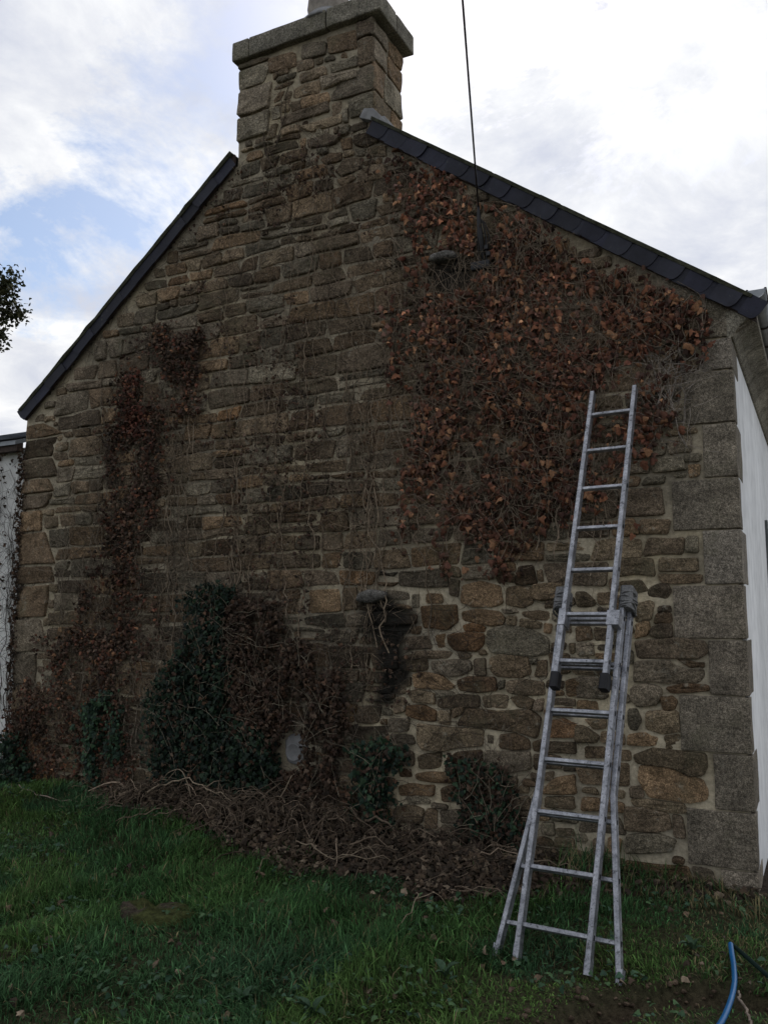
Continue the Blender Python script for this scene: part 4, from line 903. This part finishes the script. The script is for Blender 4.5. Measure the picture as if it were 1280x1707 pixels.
patch('green_ivy', 'clump of green ivy clinging to the wall base right of the vent', 'ivy',
      [('green_leaves', I['tuft1'], 900, GREEN, TPL_GRN, M_green, .25), ('withered_leaves', I['tuft1'], 260, DARKDRY, TPL_DRY, M_leaf, .3)], [(x, .2, rd.uniform(.5, .75)) for x in rd.uniform(-2.5, -2.25, 4)], 70, (-2.4, -.03, .2))
patch('green_ivy', 'shaggy dark ivy clump at the wall base just left of the ladder', 'ivy',
      [('green_leaves', I['tuft2'], 650, GREEN, TPL_GRN, M_green, .24), ('withered_leaves', I['tuft2'], 900, DARKDRY*.7, TPL_DRY, M_leaf, .22)], [(x, .15, rd.uniform(.5, .76)) for x in rd.uniform(-1.75, -1.42, 6)], 130, (-1.6, -.03, .15), (0, .09), (.02, .04))
# 5. vine net on the white outbuilding
def topw(x): return np.full(np.shape(x), 3.15)
_top = top; top = topw
net = thing('bare_vine', 'net of dark bare vine stems spread over the white outbuilding wall', 'vine')
reg = np.column_stack([rd.uniform(-6.9, -6.06, 900), rd.uniform(.3, 3.1, 900)])
stems_for(net, [(x, .15, rd.uniform(2.3, 3.1)) for x in rd.uniform(-6.8, -6.08, 12)]+[(rd.uniform(-6.09, -6.02), rd.uniform(.2, 1.6), rd.uniform(2.4, 3.1)) for _ in range(12)], 620, reg, rd, (.07, .058, .047), ysurf=-.008, r0=(.002, .0055), twr=(.0008, .002), bl=(.12, .6))
c = np.column_stack([np.concatenate([rd.normal(-6.05, .02, 500), rd.normal(-6.55, .14, 800)]), np.concatenate([rd.uniform(.9, 3.15, 500), rd.uniform(1.4, 3.15, 800)])]); c = c[c[:, 1] < 3.2]
P = wall_pts(c, -.02, .05); V, F, C = scatter(P, rng.uniform(.018, .036, len(P)), frames(len(P), spread=.6), TPL_DRY, pick(DARKDRY*.7, len(P))); mesh_obj('withered_leaves', V, F, M_leaf, net, col=C, kind='stuff')
rebase(net, (-6.4, -.01, .15)); top = _top

# ------------------------------------------------------------------ cut stems and dead leaves at the foot of the wall
n = 26000; x = rng.uniform(-6.3, .15, n); y = rng.uniform(-1.35, -.02, n); keep = rng.random(n) < litter_mask(x, y)*(.40+.5*(vnoise(x, y, 2, 41) > .45)); keep &= rng.random(n) < np.interp(x, [-6.3, -5, -4.4, -1.2, -.9, .1], [.15, .3, 1, 1, .22, .12])
x, y = x[keep], y[keep]; n = len(x)
heap = np.interp(x, [-5, -4.2, -3.2, -2.2, -1.3, -.8], [0, .08, .10, .07, .05, .02])*np.exp(-((y+.25)/.4)**2)
P = np.column_stack([x, y, ground(x, y)+rng.uniform(.004, .03, n)+heap*rng.random(n)])
pal = np.array([(.085, .062, .043), (.062, .048, .035), (.115, .082, .055), (.045, .036, .027), (.078, .055, .040), (.055, .042, .032), (.20, .155, .11)])
V, F, C = scatter(P, rng.uniform(.022, .050, n), frames(n, (0, -.25, 1), .55, (0, -1, 0), 1.2), TPL_DRY, pick(pal*.78, n)); lo = mesh_obj('leaf_litter', V, F, M_litter, col=C, kind='stuff')
tag(lo, 'brown dead leaves covering the ground along the foot of the stone wall', 'leaf litter')
def ground_twig(x, y, ln, az, rd, arch, z0=.01):
    k = max(5, int(ln/.05)); a = az+np.cumsum(rd.normal(0, .17, k)); st = ln/k; px = x+np.cumsum(np.cos(a))*st; py = np.minimum(y+np.cumsum(np.sin(a))*st, -.04)
    t = np.linspace(0, 1, k); h = np.interp(px, [-5, -4.2, -3.2, -2.2, -1.3, -.8], [0, .08, .10, .07, .05, .02])*np.exp(-((py+.25)/.4)**2)
    return np.column_stack([px, py, ground(px, py)+z0+h+arch*np.sin(t*math.pi)+.012*rd.normal(0, 1, k)])
ps, rs, cs = [], [], []
for _ in range(1150):
    x = min(rd.uniform(-4.6, -1.3), rd.uniform(-4.6, .1)) if rd.random() < .85 else rd.uniform(-6, -4.8); y = -abs(rd.normal(0, .42))-.05
    if rd.random() > float(litter_mask(np.array(x), np.array(y))): continue
    P = ground_twig(x, y, rd.uniform(.06, .45), rd.normal(0, 1.0)+(math.pi if rd.random() < .5 else 0), rd, abs(rd.normal(0, .045)), rd.uniform(.003, .045))
    r = .0012+.0014*rd.gamma(1.2, 1.0); ps.append(P); rs.append(np.linspace(r, r*.5, len(P))); cs.append(np.tile(np.array((.105, .080, .058))*rd.lognormal(-.1, .55), (len(P)*4, 1)))
V, F = tubes(ps, rs, 4); tw = mesh_obj('cut_twigs', V, F, M_twig, col=np.concatenate(cs), kind='stuff'); tag(tw, 'tangle of cut dry vine twigs over the leaf litter below the wall', 'twigs')
BR = [(-4.25, -.30, .9, -.2, .10, .006, 'pale cut vine branch at the left end of the dead leaf pile'), (-3.75, -.33, .5, 2.3, .14, .005, 'short cut branch propped steeply in the pile below the green ivy'),
      (-3.1, -.28, .6, 1.0, .2, .005, 'forked cut branch leaning on the wall below the round vent'), (-2.75, -.55, .8, -.1, .05, .0055, 'long cut branch lying across the middle of the dead leaf pile'),
      (-1.75, -.85, .45, -.9, .02, .004, 'thin pale stick pointing from the leaf pile into the lawn'), (-1.35, -.42, .5, .2, .05, .0045, 'cut stick beside the shaggy ivy clump left of the ladder')]
for x, y, ln, az, ar, r, lab in BR:
    P = ground_twig(x, y, ln, az, rd, ar, .03); p2 = ground_twig(P[len(P)//2][0], P[len(P)//2][1], ln*.4, az+.8, rd, .05, .05); p2[0] = P[len(P)//2]
    V, F = tubes([P, p2], [np.linspace(r, r*.5, len(P)), np.linspace(r*.6, r*.3, len(p2))], 6)
    o = mesh_obj('cut_vine_branch', V, F, M_twig, col=np.tile(np.array((.24, .19, .135))*rd.uniform(.6, 1.15), (len(V), 1))); tag(o, lab, 'branch', 'cut vine branches on the leaf litter')
# pale root at the trench edge and long runner on the lawn at left
for pts, r, lab in (([(-.02, -1.30, .03), (.0, -1.40, .035), (.03, -1.48, .03), (.05, -1.62, .02), (.055, -1.75, .0), (.06, -1.9, -.01)], .0055, 'pale bare root curving beside the blue pipe'),
                    ([(-5.6, -.30, .23), (-5.2, -.42, .19), (-4.8, -.42, .19), (-4.3, -.42, .2), (-3.8, -.40, .21), (-3.3, -.44, .22)], .0045, 'long thin runner lying across the grass at left')):
    p = np.array(pts); t = np.linspace(0, len(p)-1, 26); P = np.column_stack([np.interp(t, np.arange(len(p)), p[:, k]) for k in range(3)]); P[:, 2] = np.maximum(P[:, 2], ground(P[:, 0], P[:, 1])+.03); P += rd.normal(0, .006, P.shape)
    V, F = tubes([P], [np.full(len(P), r)], 6); o = mesh_obj('root', V, F, M_twig, col=np.tile((.25, .20, .16), (len(V), 1))); tag(o, lab, 'root')

# ------------------------------------------------------------------ grass
n = 300000; x = rng.uniform(-7.2, 1.5, n); y = rng.uniform(-3.5, -.03, n)
d = 1-.90*litter_mask(x, y); d = np.where(x > -1.1, np.maximum(d, .55), d); d *= 1-.985*np.clip(trench(x, y)*1.6, 0, 1); d *= np.where(np.hypot((x+2.9)/.20, (y+1.66)/.12) < 1, .12, 1)
d *= .45+.55*smooth(.25, .5, vnoise(x, y, 5, 42)); k = rng.random(n) < d; x, y = x[k], y[k]; n = len(x)
clump = vnoise(x, y, 3.2, 43); Lg = (.030+.070*clump**1.4)*rng.uniform(.4, 1.5, n)*np.where(litter_mask(x, y) > .5, .75, 1)*(1-.5*smooth(-1.1, -.5, x))*(1-.55*smooth(.9, .55, np.hypot((x+.35)/1.0, (y+1.65)/.55)))
ang = 2*np.pi*vnoise(x, y, 1.6, 44)*2+rng.normal(0, 1.5, n); lean = np.clip(rng.normal(.6, .38, n)+.4*vnoise(x, y, 2.4, 45), .05, 1.25)
base_ = (x > -1.1) & (y > -.42); Lg = np.where(base_, Lg*rng.uniform(1.2, 4.2, n), Lg)
dx, dy = np.cos(ang), np.sin(ang); wv = np.minimum(.0021*rng.lognormal(0, .45, n), .006); sx, sy = -dy, dx; z0 = ground(x, y)-.004
lv = []
for t, wd in ((0, 1.), (.38, .9), (.74, .6), (1, 0)):
    h = Lg*t*np.cos(lean*t*.95); o_ = Lg*t*np.sin(lean*t*1.05)
    cx, cy, cz = x+dx*o_, y+dy*o_, z0+np.maximum(h, .004)
    if wd: lv += [np.stack([cx-sx*wv*wd, cy-sy*wv*wd, cz], -1), np.stack([cx+sx*wv*wd, cy+sy*wv*wd, cz], -1)]
    else: lv.append(np.stack([cx, cy, cz], -1))
V = np.stack(lv, 1).reshape(-1, 3); b_ = (np.arange(n)*7)[:, None, None]
F = (b_+np.array([(0, 1, 3), (0, 3, 2), (2, 3, 5), (2, 5, 4), (4, 5, 6)])[None]).reshape(-1, 3)
g1 = np.array((.046, .108, .034)); g2 = np.array((.082, .142, .036)); g3 = np.array((.042, .095, .046)); dryc = np.array((.26, .22, .115))
pch = vnoise(x, y, 1.5, 46)[:, None]; C = g1*(1-pch)+np.where(vnoise(x, y, 2.2, 47)[:, None] > .5, g2, g3)*pch; C *= rng.lognormal(0, .42, (n, 1))
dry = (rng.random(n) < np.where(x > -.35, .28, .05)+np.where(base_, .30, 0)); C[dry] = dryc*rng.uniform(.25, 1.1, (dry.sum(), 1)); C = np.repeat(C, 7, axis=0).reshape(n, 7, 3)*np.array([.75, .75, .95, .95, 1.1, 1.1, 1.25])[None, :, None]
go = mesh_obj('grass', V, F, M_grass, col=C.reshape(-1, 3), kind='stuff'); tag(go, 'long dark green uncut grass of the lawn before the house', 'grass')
# clover-like plants and fallen leaves among the grass
n = 9000; x = rng.uniform(-7, 1.2, n); y = rng.uniform(-3.4, -.1, n); k = (vnoise(x, y, 2.6, 71) > .56) & (trench(x, y) < .05) & (litter_mask(x, y) < .5); x, y = x[k], y[k]; n = len(x)
P = np.column_stack([x, y, ground(x, y)+rng.uniform(.015, .06, n)]); V, F, C = scatter(P, rng.uniform(.014, .034, n), frames(n, (0, 0, 1), .4, (1, 0, 0), 2), TPL_GRN, pick(np.array([(.05, .10, .05), (.065, .12, .05), (.04, .085, .05)]), n)); cl_ = mesh_obj('lawn_plants', V, F, M_green, col=C, kind='stuff'); tag(cl_, 'small round-leaved plants mixed into the lawn grass', 'lawn plants')
n = 420; x = rng.uniform(-6.5, 1, n); y = rng.uniform(-3.3, -.5, n); P = np.column_stack([x, y, ground(x, y)+rng.uniform(.02, .05, n)]); V, F, C = scatter(P, rng.uniform(.02, .042, n), frames(n, (0, 0, 1), .5, (1, 0, 0), 2), TPL_DRY, pick(pal, n, .8, 1.6)); fl_ = mesh_obj('fallen_leaves', V, F, M_litter, col=C, kind='stuff'); tag(fl_, 'single dead leaves fallen here and there on the lawn', 'fallen leaves')
# clods of dug soil in and round the trench
cx = rng.uniform(-.85, .6, 9000); cy = rng.uniform(-2.2, -1.1, 9000); kk = np.where(trench(cx, cy)*.9+.25*trench(cx+.06, cy-.05) > rng.random(9000)*1.1)[0][:700]; cx, cy = cx[kk], cy[kk]; n_c = len(cx)
ico = bmesh.new(); bmesh.ops.create_icosphere(ico, subdivisions=1, radius=1); iv = np.array([v.co for v in ico.verts]); iff = np.array([[v.index for v in f.verts] for f in ico.faces]); ico.free()
rad = np.minimum(rng.gamma(2, .0032, n_c)+.003, .017); V = (iv[None]*rng.uniform(.7, 1.3, (n_c, len(iv), 1))*rad[:, None, None]*np.array([1, 1, .7])+np.stack([cx, cy, ground(cx, cy)+rad*.3], -1)[:, None]).reshape(-1, 3)
so_ = mesh_obj('soil_clods', V, (iff[None]+(np.arange(n_c)*len(iv))[:, None, None]).reshape(-1, 3), M_ground, col=np.repeat(np.array((.11, .08, .056))*rng.uniform(.6, 1.5, (n_c, 1)), len(iv), axis=0), kind='stuff'); tag(so_, 'loose brown soil crumbs in the freshly dug trench', 'soil')
# flat mossy stone sunk in the lawn
ph = [(.25*math.cos(t)*(1+.10*math.sin(3*t)), .15*math.sin(t)*(1+.12*math.cos(2*t+1))) for t in np.linspace(0, 2*math.pi, 20)[:-1]]
V, F = stone_geo(ph, .04, lambda u, v, h: (u-2.9, v-1.66, float(ground(u-2.9, v-1.66))+h*1.1-.0), rnd, 1, .02, (.02, .06), .035); V = np.array(V)
mcol = np.where((vnoise(V[:, 0], V[:, 1], 7, 48) > .5)[:, None], (.060, .068, .024), (.068, .055, .041)); ms = mesh_obj('mossy_stone', V, F, M_ground, col=mcol); tag(ms, 'flat mossy stone sunk in the lawn at left', 'stone')
# broad-leaved weeds
lu = np.linspace(0, 1, 6); wp = np.array([.10, .62, 1, .95, .6, .05])*.5
lvv = []
for t, w_ in zip(lu, wp): lvv += [(-w_, t, .10*math.sin(t*2.6)*2.2+w_*.25), (0, t, .10*math.sin(t*2.6)*2.2), (w_, t, .10*math.sin(t*2.6)*2.2+w_*.25)]
lff = np.array([q for i in range(5) for q in ((i*3, i*3+1, i*3+4, i*3+3), (i*3+1, i*3+2, i*3+5, i*3+4))])
wl = [mesh_obj('leaf', np.array(lvv)*np.array([.42, 1, 1]), lff, M_green, col=np.tile(c, (18, 1))) for c in ((.046, .088, .048), (.056, .10, .056), (.038, .074, .038))]
for wx, wy, nl, wlab in ((-1.86, -2.28, 8, 'low broad-leaved weed at the bottom edge of the lawn left of centre'), (-1.55, -2.24, 7, 'small broad-leaved weed in the lawn at the bottom centre, well left of the ladder'), (-1.20, -1.68, 5, 'tiny broad-leaved weed in the grass just left of the ladder feet'), (-.25, -.92, 6, 'broad-leaved weed between the ladder and the blue pipe')):
    w0 = thing('weed', wlab, 'weed', (wx, wy, float(ground(wx, wy))), 'broad-leaved weeds in the lawn')
    for q in range(nl):
        o = wl[q % 3].copy(); COL.objects.link(o); o.parent = w0; s = rd.uniform(.05, .105); o.scale = (s*rd.uniform(.6, 1), s, s); o.rotation_euler = (rd.uniform(.15, .75), rd.normal(0, .15), q*2.4+rd.normal(0, .3)); o.location = (0, 0, .015)
for o in wl: bpy.data.objects.remove(o)

# ------------------------------------------------------------------ aluminium ladder
LU, LV = Vector((.9970, -.0776, .0015)), Vector((.0310, .4149, .9093)); LU.normalize(); LV -= LU*LU.dot(LV); LV.normalize(); LY = LV.cross(LU)
lad = thing('extension_ladder', 'three-section aluminium extension ladder leaning on the wall by the corner', 'ladder')
lad.matrix_world = Matrix(((LU.x, LY.x, LV.x, -.7973), (LU.y, LY.y, LV.y, -1.334), (LU.z, LY.z, LV.z, .0112), (0, 0, 0, 1)))
X, Y, Z = np.eye(3); S = .06; ww = .0125; dw = .026
def lay(u, v, l): return np.array([u, -l*S, v])
def section(name, l, w, v0, v1, rungs, flare=None):
    sec = None
    for s in (-1, 1):
        b = MB(); u = s*(w/2-ww)
        if flare:
            vk, uf = flare; b.bar(lay(u, vk, l), lay(u, v1, l), X, Y, ww, dw); d_ = lay(s*(uf/2-ww), v0, l); b.bar(d_, lay(u, vk+.012, l), X, Y, ww, dw-.0015)
        else: b.bar(lay(u, v0, l), lay(u, v1, l), X, Y, ww, dw)
        b.build('stile', M_alu, lad)
        for v in rungs:                       # rung ends show on the stile as dark crimps
            uu = u if not flare or v > flare[0] else s*((uf/2-ww)+(abs(u)-(uf/2-ww))*(v-v0)/(flare[0]-v0))
            MB().box((uu+s*ww-.002, l*-S-.007, v-.011), (uu+s*ww+.0025, l*-S+.007, v+.011)).build('rung_end', M_rubber, lad)
    for v in rungs:
        hw = w/2-2*ww+.001
        if flare and v < flare[0]: hw = (uf/2-ww)+(w/2-ww-(uf/2-ww))*(v-v0)/(flare[0]-v0)-ww
        b = MB(); b.bar(lay(-hw, v, l), lay(hw, v, l), Z, Y, .0105, .014, .003); b.build('rung', M_alu, lad)
rA = [.14+.262*k for k in range(7)]; rC = [3.07-.2715*k for k in range(7)]
section('inner', 1, .363, .015, 1.875, rA); section('outer', 0, .412, -.01, 1.90, [v+.002 for v in rA], flare=(.78, .615)); section('top', 2, .290, 1.345, 3.245, rC)
for s in (-1, 1):
    u = s*(.145-ww); b = MB(); b.bar(lay(u, 1.285, 2)+np.array([0, -.004, 0]), lay(u, 1.37, 2), X, Y, ww+.010, dw+.008, .008); b.build('rubber_foot', M_rubber, lad)
    b = MB(); b.box((u-ww-.006, -2*S-dw-.006, 1.64), (u+ww+.006+(s > 0)*.03, -2*S+dw+.03, 1.725)); b.build('guide_bracket', M_alu, lad, bevel=.003)
    for uu, l, v in ((s*(.1815-ww), 1, .03), (s*(.3075-ww), 0, .02)): b = MB(); b.bar(lay(uu, v-.045, l), lay(uu, v+.02, l), X, Y, ww+.002, dw+.002, .004); b.build('end_cap', M_alu, lad)
    # rope wound round the stile heads
    t = np.linspace(0, 2*math.pi*5, 120); cu = s*.185; P = np.column_stack([cu+.040*np.cos(t)+.004*np.sin(t*3.3), -.030+.070*np.sin(t), 1.755+.105*t/t[-1]+.008*np.sin(t*1.7)])
    V, F = tubes([P], [np.full(120, .0055)], 6); mesh_obj('rope', V, F, M_rope, lad)
    b = MB(); b.bar((cu, -.03, 1.77), (cu, -.03, 1.90), X, Y, .034, .062, .012); b.build('wrapping', M_rope, lad)

# ------------------------------------------------------------------ overhead cable and its wall hook
cab = thing('overhead_cable', 'black overhead cable clamped to the gable and rising across the sky', 'cable')
A = np.array((-1.585, -.10, 4.42)); B = np.array((-.957, -1.95, 4.475)); t = np.linspace(0, 8, 60)[:, None]
P = A+(B-A)*t; P[:, 2] += -.05*np.sin(np.clip(t[:, 0]/8, 0, 1)*math.pi)+.05*np.sin(np.pi/8)*np.clip(t[:, 0], 0, 1)
V, F = tubes([P], [np.full(60, .0058)], 8); mesh_obj('wire', V, F, M_black, cab)
V, F = tubes([np.array([(-1.585, -.10, 4.43), (-1.583, -.095, 4.30), (-1.578, -.085, 4.22), (-1.575, -.06, 4.10), (-1.572, -.03, 4.03)])], [np.array([.010, .017, .020, .015, .012])], 8); mesh_obj('tension_clamp', V, F, M_black, cab)
V, F = tubes([np.array([(-1.58, .01, 4.26), (-1.58, -.08, 4.26), (-1.575, -.105, 4.275), (-1.575, -.10, 4.30)])], [np.full(4, .008)], 6); mesh_obj('hook', V, F, M_iron, cab)
for k, (du, dz) in enumerate(((.035, -.13), (.055, -.10), (.04, -.22), (-.015, -.20))):
    q = np.array([(-1.585, -.10, 4.34), (-1.585+du*.8, -.09, 4.30), (-1.585+du*1.2, -.075, 4.24+dz*.3), (-1.585+du*.9, -.06, 4.22+dz)]); tt = np.linspace(0, 3, 16); q = np.column_stack([np.interp(tt, range(4), q[:, c_]) for c_ in range(3)])
    V, F = tubes([q], [np.full(16, .0042)], 6); mesh_obj('lead', V, F, M_black, cab)
for dx_, dz in ((.045, -.09), (.06, -.14)): b = MB(); b.box((-1.585+dx_-.014, -.085, 4.22+dz-.016), (-1.585+dx_+.014, -.055, 4.22+dz+.016)); b.build('connector', M_black, cab, bevel=.004)
b = MB(); b.box((-1.66, -.075, 3.985), (-1.52, .0, 4.045)); b.build('junction_box', M_black, cab, bevel=.012); rebase(cab, A)

# ------------------------------------------------------------------ blue pipe at lower right
pipe = thing('water_pipe', 'bright blue plastic water pipe arching out of the trench with a dark limb', 'pipe')
def spline(pts, n=40):
    p = np.array(pts, float); t = np.linspace(0, len(p)-1, n); i = np.clip(t.astype(int), 0, len(p)-2); f = (t-i)[:, None]; g = lambda k: p[np.clip(k, 0, len(p)-1)]
    a, b_, c, d_ = g(i-1), g(i), g(i+1), g(i+2); return .5*((2*b_)+(c-a)*f+(2*a-5*b_+4*c-d_)*f**2+(3*b_-a-3*c+d_)*f**3)
PB = spline([(-0.081, -0.95, 0.1), (-0.07, -1.02, 0.082), (-0.056, -1.1, 0.06), (-0.039, -1.27, 0.048), (-0.038, -1.47, 0.046), (-0.054, -1.67, 0.041), (-0.097, -1.86, 0.028)], 40)
PD = spline([(-0.081, -0.95, 0.097), (-0.07, -0.93, 0.087), (0.007, -1.02, 0.067), (0.088, -1.12, 0.047), (0.206, -1.25, 0.019)], 30)
V, F = tubes([PB], [np.full(len(PB), .0115)], 12); mesh_obj('blue_limb', V, F, M_blue, pipe)
V, F = tubes([PD], [np.full(len(PD), .010)], 12); mesh_obj('dark_limb', V, F, M_dgreen, pipe); rebase(pipe, PB[0])

# ------------------------------------------------------------------ tree beyond, at the left edge
tree = thing('tree', 'leafy tree beyond the outbuilding showing at the left edge', 'tree')
cen = np.array((-18.5, 7.0, 8.9)); tv, tf = tubes([np.array([(-18.9, 6.8, -.2), (-18.8, 6.9, 3), (-18.6, 7, 6), (-18.5, 7, 8.6)])], [np.array([.30, .24, .17, .07])], 9); mesh_obj('trunk', tv, tf, M_twig, tree, col=np.tile((.09, .08, .06), (len(tv), 1)))
ps, rs, tips = [], [], []
for k in range(60):
    d_ = rd.normal(0, 1, 3); d_[2] = d_[2]*.8; d_ /= np.linalg.norm(d_); st = np.array((-18.55, 7, 6.5+rd.uniform(0, 2.4))); ln = rd.uniform(1.2, 2.15); tt = np.linspace(0, 1, 7)[:, None]
    P = st+(cen+d_*ln*np.array([1, 1, 1.05])-st)*tt; P[1:] += rd.normal(0, .07, (6, 3)); ps.append(P); rs.append(np.linspace(.05, .010, 7)); tips.append(P[-1]); tips.append(P[-2]); tips.append(P[-3])
# the spray that reaches into view
for e in ((-16.55, 8.45, 9.05), (-16.75, 8.25, 9.75), (-16.9, 8.1, 8.35), (-16.7, 8.2, 9.35)):
    P = np.linspace((-18.2, 7.1, 8.5), e, 8)+rd.normal(0, .06, (8, 3)); ps.append(P); rs.append(np.linspace(.04, .008, 8)); tips += [P[-1], P[-2], P[-3]]*3
tv, tf = tubes(ps, rs, 5); mesh_obj('limbs', tv, tf, M_twig, tree, col=np.tile((.045, .04, .032), (len(tv), 1)))
tips = np.array(tips); k = rng.integers(0, len(tips), 9000); P = tips[k]+rng.normal(0, .15, (9000, 3)); V, F, C = scatter(P, rng.uniform(.06, .11, 9000), frames(9000, (0, 0, 1), .9, (0, 0, -1), 1), TPL_GRN, pick(np.array([(.05, .058, .026), (.07, .068, .03), (.04, .05, .026)]), 9000))
mesh_obj('crown', V, F, M_green, tree, col=C, kind='stuff'); rebase(tree, (-18.9, 6.8, 0))
